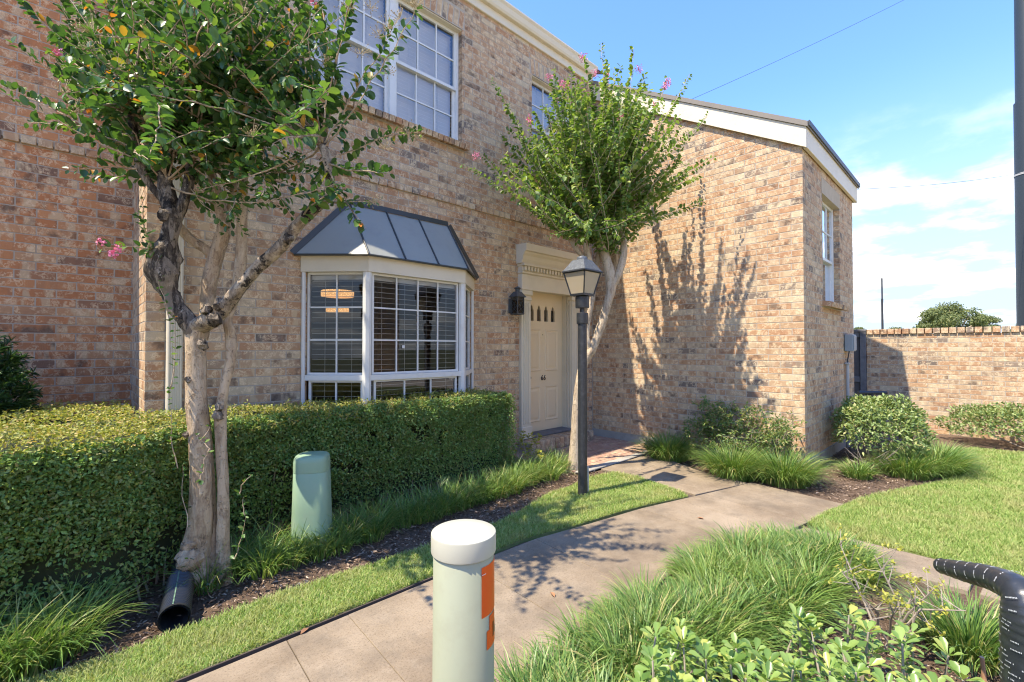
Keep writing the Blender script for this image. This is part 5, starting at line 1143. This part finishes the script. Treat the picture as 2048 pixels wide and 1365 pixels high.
for a, b, za, zb in (((1130, 462), (985, 165), 0, -.3), ((1130, 470), (935, 332), 0, -.35), ((1140, 480), (960, 318), 0, .1), ((1130, 460), (1005, 205), 0, .1), ((1172, 464), (1062, 235), 0, -.3), ((1172, 460), (1100, 150), 0, -.1), ((1190, 450), (1130, 165), 0, .3), ((1195, 450), (1168, 112), 0, -.2), ((1200, 450), (1203, 80), 0, 0), ((1203, 450), (1222, 120), 0, .4),
                     ((1215, 450), (1272, 100), 0, 0), ((1232, 450), (1290, 140), 0, .3), ((1240, 445), (1335, 150), 0, .1), ((1240, 445), (1372, 148), 0, -.1), ((1246, 444), (1412, 222), 0, -.1), ((1246, 450), (1432, 312), 0, .2), ((1246, 455), (1405, 408), 0, .2), ((1246, 450), (1330, 440), 0, -.3), ((1246, 460), (1320, 425), 0, .3), ((1150, 480), (1080, 420), 0, -.2), ((1140, 470), (1040, 400), .1, .2)):
    S2(a, b, za, zb, ll=.064, gap=.020, start=.08, jit=.035, r0=.007)
for i in range(210):
    (e, dz) = ends2[rng.integers(len(ends2))]; a = rng.uniform(-1.12, 1.12) * (rng.uniform() ** .6 if rng.uniform() < .6 else 1); L = rng.uniform(150, 345) * (1 - .25 * abs(a)); S2(e, (1198 + math.sin(a) * L * .93, 462 - math.cos(a) * L), dz, rng.normal(0, .40), ll=rng.uniform(.066, .088), gap=.025, start=.08, jit=.05)
for i in range(30):
    (e, dz) = ends2[rng.integers(len(ends2))]; S2(e, (rng.uniform(1095, 1320), rng.uniform(400, 478)), dz, rng.normal(0, .4), ll=.060, gap=.024, start=.1, jit=.06)
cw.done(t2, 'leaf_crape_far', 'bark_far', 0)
flowers([pz(x, y, Z2 + d) for x, y, d in ((1098, 155, -.1), (1124, 168, 0), (1134, 172, 0), (1190, 147, -.1), (1214, 155, .2), (1058, 240, -.3), (952, 312, -.3), (1166, 115, -.2), (1278, 140, 0), (1335, 166, 0), (1112, 205, .1), (1330, 172, .1), (1310, 210, 0), (1240, 235, -.2))], t2, .052, 80)

# ------------------------------------------------------------------ hedge
hg = empty('hedge', (1.6, 3.9, 0), 'clipped boxy green hedge running below the bay window', 'hedge')
def yf(x): s = np.clip((np.asarray(x, float) - .05) / .75, 0, 1); s = s * s * (3 - 2 * s); return 3.12 + .45 * s + .10 * np.clip((np.asarray(x) - 2.2) / 1.2, 0, 1)
def yb(x): return np.where(np.asarray(x) < FX0 - .06, 5.15, 4.34)
XR = 3.46
def ztop(x, y):
    f = y - yf(x); e = np.clip(f / .16, 0, 1); r = np.clip((XR - x) / .12, 0, 1)
    return .90 + .045 * np.clip((.6 - x) / .8, 0, 1) - .07 * (1 - e) ** 2 - .07 * (1 - r) ** 2 + .034 * fbm2(x, y, 5, 11) + .014 * fbm2(x, y, 23, 12)
def mk(n, lo, hi): return rng.uniform(lo, hi, n)
n = 60000; x = mk(n, -2.4, XR); y = mk(n, 3.0, 5.15); k = (y > yf(x)) & (y < yb(x)); d = np.hypot(x, y); k &= rng.uniform(size=n) < np.clip((3.6 / d), 0, 1); x, y = x[k], y[k]; n = len(x)
P = np.c_[x, y, ztop(x, y) + rng.normal(0, .014, n)]
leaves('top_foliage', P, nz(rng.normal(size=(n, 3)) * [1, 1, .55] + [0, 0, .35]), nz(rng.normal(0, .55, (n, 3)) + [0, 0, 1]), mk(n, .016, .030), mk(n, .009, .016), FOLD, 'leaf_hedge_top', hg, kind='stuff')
n = 120000; x = mk(n, -2.4, XR); h = rng.uniform(size=n) ** .72; keep = rng.uniform(size=n) < np.clip(.25 + h * 1.25, 0, 1); dep = np.abs(rng.normal(0, .05, n)) + .0; zz = .05 + h * .86
bul = .035 * fbm2(x * 1.0, zz * 1.3, 6, 5) + .07 * (1 - h) ** 2
kp = keep & (rng.uniform(size=n) < np.where(x < -1.2, .3, 1)); x, zz, dep, bul, h = x[kp], zz[kp], dep[kp], bul[kp], h[kp]; n = len(x)
yy = yf(x) + bul + dep; e = np.clip((zz - .82) / .1, 0, 1); yy += .06 * e ** 2
hole = (fbm2(x * 1.4, zz * 1.8, 5, 21) > .48) & (h < .82) & (rng.uniform(size=n) < .8); sel = ~hole; P = np.c_[x, yy, zz][sel]; n = len(P)
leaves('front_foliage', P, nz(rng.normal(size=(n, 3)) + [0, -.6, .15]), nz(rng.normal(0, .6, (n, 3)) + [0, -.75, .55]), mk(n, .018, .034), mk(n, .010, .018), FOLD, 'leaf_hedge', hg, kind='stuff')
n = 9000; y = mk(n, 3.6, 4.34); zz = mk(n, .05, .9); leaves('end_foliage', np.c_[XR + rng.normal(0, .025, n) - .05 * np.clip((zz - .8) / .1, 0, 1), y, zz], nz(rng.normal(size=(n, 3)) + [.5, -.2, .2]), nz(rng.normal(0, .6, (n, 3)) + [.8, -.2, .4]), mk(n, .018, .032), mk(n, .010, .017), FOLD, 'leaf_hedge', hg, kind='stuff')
n = 420; x = mk(n, -1.2, XR - .05); tq = rng.uniform(size=n); y = yf(x) + np.where(tq < .5, rng.uniform(.0, .12, n), rng.uniform(.1, .75, n)); P = []; D = []; b = MB()
for i in range(n):
    p = np.array([x[i], y[i], float(ztop(x[i], y[i])) - .01]); d = nz(rng.normal(0, .4, 3) + [0, -.25, 1]); l = rng.uniform(.025, .075); b.tube([p, p + d * l], [.0012, .0007], 3, caps=False)
    for k in range(7): P.append(p + d * l * rng.uniform(.2, 1.05)); D.append(nz(d * .6 + rng.normal(0, .7, 3)))
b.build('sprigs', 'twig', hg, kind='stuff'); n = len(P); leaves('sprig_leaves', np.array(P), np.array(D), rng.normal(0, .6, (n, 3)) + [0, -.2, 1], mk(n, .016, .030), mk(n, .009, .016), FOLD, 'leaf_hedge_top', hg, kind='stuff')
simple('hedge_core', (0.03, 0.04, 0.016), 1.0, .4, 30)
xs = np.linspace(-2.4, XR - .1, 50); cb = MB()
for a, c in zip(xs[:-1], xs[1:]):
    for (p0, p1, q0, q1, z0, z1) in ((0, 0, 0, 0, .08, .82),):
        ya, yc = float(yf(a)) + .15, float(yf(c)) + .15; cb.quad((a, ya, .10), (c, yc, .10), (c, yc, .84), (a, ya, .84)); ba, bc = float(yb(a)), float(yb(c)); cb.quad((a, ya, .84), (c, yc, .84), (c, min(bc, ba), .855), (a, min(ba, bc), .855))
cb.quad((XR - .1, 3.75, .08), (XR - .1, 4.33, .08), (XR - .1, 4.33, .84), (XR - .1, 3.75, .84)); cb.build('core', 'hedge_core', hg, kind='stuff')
tw = MB()
for i in range(150):
    x = rng.uniform(-.8, XR - .1); y0 = float(yf(x)) + rng.uniform(.12, .35); p = np.array([x, y0, -.03]); tw.tube([p, p + [rng.normal(0, .05), .03, .25], p + [rng.normal(0, .12), -.02 - rng.uniform(0, .08), rng.uniform(.35, .7)]], [.006, .004, .0015], 5, caps=False)
tw.build('stems', 'twig', hg, True, kind='stuff')

# ------------------------------------------------------------------ liriope
def clump(cx, cy, r, n, h, z0=-.02, wid=.006, spread=1.0):
    a = rng.uniform(0, 6.28, n); f = np.sqrt(rng.uniform(size=n)); P = np.c_[cx + r * f * np.cos(a) * .62, cy + r * f * np.sin(a) * .62, np.full(n, z0)]
    lean = np.c_[np.cos(a) + rng.normal(0, .35, n), np.sin(a) + rng.normal(0, .35, n), a * 0]; d = math.hypot(cx, cy)
    return P, lean, h * rng.uniform(.65, 1.25, n), wid * rng.uniform(.7, 1.3, n) * (1 + .03 * d), (.35 + 1.75 * f * rng.uniform(.6, 1.15, n)) * spread
def liri(name, cl, mat='liriope', **k):
    z = [clump(*c) for c in cl]; P, Ln, L, Wd, B = (np.concatenate([q[i] for q in z]) for i in range(5)); return blades(name, P, Ln, L, Wd, B, mat, seg=4, **k)
cl = []
for x in np.arange(-1.6, .06, .13): cl += [(x + rng.normal(0, .03), 2.98 + rng.normal(0, .03), .17, 210, .30), (x + .06, 3.14 + rng.normal(0, .03), .15, 120, .30)]
for x in np.arange(.62, 4.25, .14):
    if .98 < x < 1.45: yy = 3.14
    else: yy = 3.24 + .10 * (x > 3.2) + .14 * (x > 3.8)
    cl += [(x + rng.normal(0, .03), yy + rng.normal(0, .035), .15, 170, rng.uniform(.2, .28)), (x + .07, yy + .16, .14, 100, .27)]
liri('liriope_border', cl, label='arching liriope grass border along the foot of the hedge', cat='grass', kind='stuff')
cl = []
for p in scatter_poly([(.95, .80), (1.02, 1.30), (2.0, 1.30), (2.9, 1.22), (3.62, 1.02), (3.68, .50), (2.7, .70), (1.75, .95), (1.35, .72)], 128): cl.append((p[0], p[1], .17, 230, rng.uniform(.16, .25), -.02, .0074))
liri('liriope_bed', cl, label='tall liriope grass bed between the walkway and the foreground shrub', cat='grass', kind='stuff')
for args, lbl in (([(5.50, 2.86, .36, 1500, .36)], 'dark round liriope tuft at the corner of the porch'), ([(5.26, 1.97, .36, 1500, .38)], 'arching liriope clump under the nandina, next to the walkway'), ([(5.42, 1.52, .38, 1600, .38)], 'arching liriope clump at the wing corner'),
                  ([(6.72, .66, .36, 1100, .30), (7.08, .46, .40, 1500, .34), (7.50, .42, .36, 1100, .32)], 'blue green liriope mound at the edge of the lawn'), ([(6.22, 1.02, .2, 500, .2)], 'thin liriope tuft on bare mulch by the wing'), ([(3.02, .08, .26, 800, .26)], 'small liriope tuft below the arm of the standpipe')):
    liri('liriope_clump', args, label=lbl, cat='grass', group='liriope clumps')

# ------------------------------------------------------------------ shrubs
def shrub(name, c, rad, zc, lbl, mat, n, ll, wr, stems=14, tmpl=POINT, seed=1, boxy=2.0, gap=.0):
    r = np.random.default_rng(seed); e = empty(name, (c[0], c[1], 0), lbl, 'shrub'); d = nz(r.normal(size=(n, 3))); d[:, 2] = np.where(d[:, 2] < -.35, -d[:, 2], d[:, 2])
    lump = 1 + .10 * np.sin(d[:, 0] * 5 + seed) * np.sin(d[:, 1] * 6 + 2 * seed) + .08 * np.sin(d[:, 2] * 9 + d[:, 0] * 7)
    f = np.where(r.uniform(size=n) < .75, r.uniform(.88, 1.04, n), r.uniform(.55, .9, n)) * lump; P = np.array([c[0], c[1], zc]) + d * np.array(rad) * f[:, None]; P[:, 2] = np.maximum(P[:, 2], .03)
    keep = np.sin(P[:, 0] * 19) * np.sin(P[:, 1] * 17) * np.sin(P[:, 2] * 21) < .45; P, d = P[keep], d[keep]; n = len(P)
    leaves('foliage', P, nz(r.normal(size=(n, 3)) * .8 + d * .7 + [0, 0, .25]), nz(d + r.normal(0, .5, (n, 3)) + [0, 0, .7]), r.uniform(.7, 1.3, n) * ll, r.uniform(.75, 1.2, n) * ll * wr, tmpl, mat, e, kind='stuff')
    b = MB()
    for i in range(stems):
        q = nz(r.normal(size=3)); q[2] = abs(q[2]); b0 = np.array([c[0] + r.normal(0, .06), c[1] + r.normal(0, .06), -.03]); t = np.array([c[0], c[1], zc]) + q * np.array(rad) * .8; b.tube([b0, (b0 + t) / 2 + r.normal(0, .04, 3), t], [.010, .008, .003], 5)
    b.build('stems', 'twig', e, True, kind='stuff'); return e
shrub('round_shrub', (7.22, .96), (.66, .46, .42), .36, 'rounded light green shrub against the wing end wall', 'leaf_shrub', 6500, .046, .48, seed=2)
shrub('spreading_shrub', (9.72, -.42), (.52, .92, .33), .24, 'wide low green shrub at the foot of the garden wall', 'leaf_shrub', 7000, .046, .48, seed=3)
e = MB()
for i in range(16):
    a = rng.uniform(2.2, 4.4); b0 = np.array([6.75, .98, -.03]); t = b0 + [math.cos(a) * .28 - .05, math.sin(a) * .28, rng.uniform(.08, .32)]; e.tube([b0, (b0 + t) / 2 + rng.normal(0, .03, 3), t], [.006, .005, .002], 4); e.tube([(b0 + t) / 2, t + rng.normal(0, .08, 3)], [.004, .0015], 4)
e.build('bare_twigs', 'twig', label='bare grey twigs at the base of the rounded shrub', cat='shrub')
nan = empty('nandina', (5.78, 2.05, 0), 'airy nandina bush with cane stems against the sunlit wing wall', 'shrub')
b = MB(); P = []; D = []
for i in range(46):
    y0 = rng.uniform(1.75, 2.45); b0 = np.array([5.80 + rng.normal(0, .05), y0, -.03]); t = np.array([5.74 + rng.normal(0, .12), np.clip(y0 + rng.normal(0, .25), 1.52, 2.68), rng.uniform(.28, .68)]); t[0] = min(t[0], 5.97)
    mid_ = (b0 + t) / 2 + rng.normal(0, .03, 3); b.tube([b0, mid_, t], [.006, .005, .002], 5)
    for j in range(11):
        f = rng.uniform(.55, 1.05); p = mid_ + (t - mid_) * f; q = p + nz(rng.normal(size=3) * [1, 1, .5] + [-.2, 0, .1]) * rng.uniform(.06, .18); q[0] = min(q[0], 6.0); b.tube([p, q], [.0018, .0008], 3, caps=False)
        for k in range(11): P.append(p + (q - p) * rng.uniform(.3, 1.1) + rng.normal(0, .012, 3)); D.append((q - p) + rng.normal(0, .07, 3))
P = np.array(P); P[:, 0] = np.minimum(P[:, 0], 6.01); D = np.array(D); n = len(P); b.build('canes', 'twig', nan, True, kind='stuff')
leaves('foliage', P, D, rng.normal(0, .6, (n, 3)) + [-.3, -.2, 1], mk(n, .028, .05), mk(n, .011, .019), POINT, 'leaf_nandina', nan, kind='stuff')
yew = empty('podocarpus', (-.55, 4.95, 0), 'dark needle leaved podocarpus bush at the recessed wall', 'shrub')
P = []; D = []
b = MB()
for i in range(420):
    d = nz(rng.normal(size=3) + [.1, -.35, .25]); c = np.array([-.66, 4.95, 1.00]) + d * np.array([.40, .42, .50]) * rng.uniform(.6, .95); b.tube([(-.62, 4.95, .6), c], [.008, .003], 4, caps=False)
    k = 34; T = nz(d + [0, 0, .35] + rng.normal(0, .2, 3)); s = rng.uniform(0, .11, (k, 1)); P.append(c + T * s); D.append(nz(T + rng.normal(0, .75, (k, 3))))
b.tube([(-.62, 4.95, -.03), (-.62, 4.95, .9)], .03, 8); b.build('stems', 'twig', yew, True, kind='stuff')
P = np.vstack(P); D = np.vstack(D); n = len(P); leaves('foliage', P, D, rng.normal(0, .6, (n, 3)) + [0, -.3, 1], mk(n, .045, .07), mk(n, .008, .012), POINT, 'leaf_yew', yew, kind='stuff')
gd = empty('golden_plant', (3.78, 3.72, 0), 'low yellow green leafy plant between hedge end and door step', 'shrub')
P = []; D = []; b = MB()
for i in range(26):
    b0 = np.array([3.78 + rng.normal(0, .10), 3.74 + rng.normal(0, .09), -.03]); t = b0 + [rng.normal(0, .10), rng.normal(0, .1), rng.uniform(.22, .46)]; b.tube([b0, t], [.004, .002], 4)
    for k in range(9): a = rng.uniform(0, 6.28); P.append(t - [0, 0, rng.uniform(0, .08)]); D.append([math.cos(a), math.sin(a), rng.uniform(0, .9)])
P = np.array(P); D = np.array(D); n = len(P); b.build('stems', 'twig', gd, True, kind='stuff'); leaves('foliage', P, D, rng.normal(0, .4, (n, 3)) + [0, 0, 1], mk(n, .04, .065), mk(n, .016, .026), POINT, 'leaf_gold', gd, kind='stuff')
# foreground shrub with broad glossy leaves
fs = empty('foreground_shrub', (1.9, .25, 0), 'broad leaved bright green shrub in the near planting bed', 'shrub')
P = []; D = []; N = []; L = []; b = MB()
spots = np.vstack([scatter_poly([(1.12, .93), (1.55, .84), (1.95, .62), (2.2, .38), (2.2, .0), (1.9, -.5), (1.0, -.5), (.92, .5)], 330), scatter_poly([(2.0, .55), (2.5, .50), (2.75, .15), (2.3, -.1)], 9)])
_x, _y, _z = proj(np.c_[spots, np.full(len(spots), .35)]); spots = spots[(_x < 1850) | (_y > 1440) | (rng.uniform(size=len(spots)) < .12)]; NF = len(spots) - 9
for i, (x, y) in enumerate(spots):
    hh = rng.uniform(.17, .40) * (1 if i < NF else .62); t = np.array([x, y, hh * 1.02]); b0 = np.array([x + rng.normal(0, .07), y + rng.normal(0, .07), -.03]); md = (b0 + t) / 2 + rng.normal(0, .02, 3); b.tube([b0, md, t], [.006, .005, .003], 6)
    for lv, k in ((0, 7), (.03, 6), (.07, 4), (.12, 3), (.17, 2)):
        a0 = rng.uniform(0, 6.28)
        for j in range(k):
            a = a0 + j * 6.283 / k + rng.normal(0, .2); el = rng.uniform(.25, .9) if lv == 0 else rng.uniform(-.1, .45); dd = np.array([math.cos(a) * math.cos(el), math.sin(a) * math.cos(el), math.sin(el)])
            P.append(t - [0, 0, lv] + dd * .006); D.append(dd); N.append(np.array([0, 0, 1.0]) * math.cos(el) - np.array([math.cos(a), math.sin(a), 0]) * math.sin(el) + rng.normal(0, .18, 3)); L.append(rng.uniform(.034, .060) * (1 if lv < .05 else .8))
P, D, N, L = map(np.array, (P, D, N, L)); Wd = L * rng.uniform(.40, .52, len(L)); b.build('stems', 'twig', fs, True, kind='stuff')
OBO = (np.array([[0, 0, 0], [.28, .20, .03], [.62, .5, .09], [.88, .38, .06], [1, 0, -.05], [.88, -.38, .06], [.62, -.5, .09], [.28, -.20, .03], [.6, 0, .0]], float), ROUND[1])
x, y, z = proj(P); o = np.argsort(-(L / np.maximum(z, .1)) * ((x > 0) & (x < 2048) & (y < 1365) & (z > .2))); one = np.zeros(len(P), bool); one[o[:300]] = True
fo = leaves('foliage', P[~one], D[~one], N[~one], L[~one], Wd[~one], OBO, 'leaf_fore', fs, kind='stuff'); leaf_objects(P[one], D[one], N[one], L[one], Wd[one], OBO, 'leaf_fore', fo)
# half bare shrub behind it
bs = empty('bare_shrub', (2.78, .36, 0), 'half bare grey branched shrub with a few leaves near the standpipe', 'shrub')
b = MB(); P = []; D = []
for i in range(9):
    a = rng.uniform(0, 6.28); b0 = np.array([2.78 + rng.normal(0, .03), .36 + rng.normal(0, .03), -.03]); t = b0 + [math.cos(a) * rng.uniform(.1, .33), math.sin(a) * rng.uniform(.1, .33), rng.uniform(.25, .46)]; md = (b0 + t) / 2 + [0, 0, .03] + rng.normal(0, .025, 3); b.tube([b0, md, t], [.006, .0045, .002], 6)
    for j in range(6):
        p = md + (t - md) * rng.uniform(0, 1); q = p + nz(rng.normal(size=3) + [0, 0, .6]) * rng.uniform(.06, .15); b.tube([p, q], [.0026, .001], 4)
        for k in range(7): P.append(q + rng.normal(0, .008, 3)); D.append(rng.normal(size=3) + [0, 0, .3])
b.build('branches', 'twig', bs, True, kind='stuff'); P = np.array(P); D = np.array(D); n = len(P); leaves('foliage', P, D, rng.normal(0, .5, (n, 3)) + [0, 0, 1], mk(n, .012, .026), mk(n, .008, .014), FOLD, 'leaf_gold', bs, kind='stuff')
# fallen leaves on the walk
for (x, y, r_), lbl in zip(((.80, 2.338, .4), (1.95, 1.70, 1.2), (3.72, 1.63, 2.0)), ('curled brown leaf lying on the walkway by the steel edging', 'small brown leaf on a joint of the walkway', 'tiny dead leaf on the pale walkway before the right lawn')):
    b = MB(); c, s = math.cos(r_), math.sin(r_); k0 = np.array([[0, 0, .002], [.012, .010, .010], [.03, .012, .013], [.05, 0, .006], [.03, -.012, .012], [.012, -.010, .009], [.025, 0, .003]]) * 1.0
    b.add([(x + p[0] * c - p[1] * s, y + p[0] * s + p[1] * c, p[2] + .001) for p in k0], [(0, 6, 2, 1), (6, 3, 2), (0, 5, 4, 6), (6, 4, 3)]); b.build('fallen_leaf', 'dead_leaf', label=lbl, cat='leaf', group='fallen leaves')
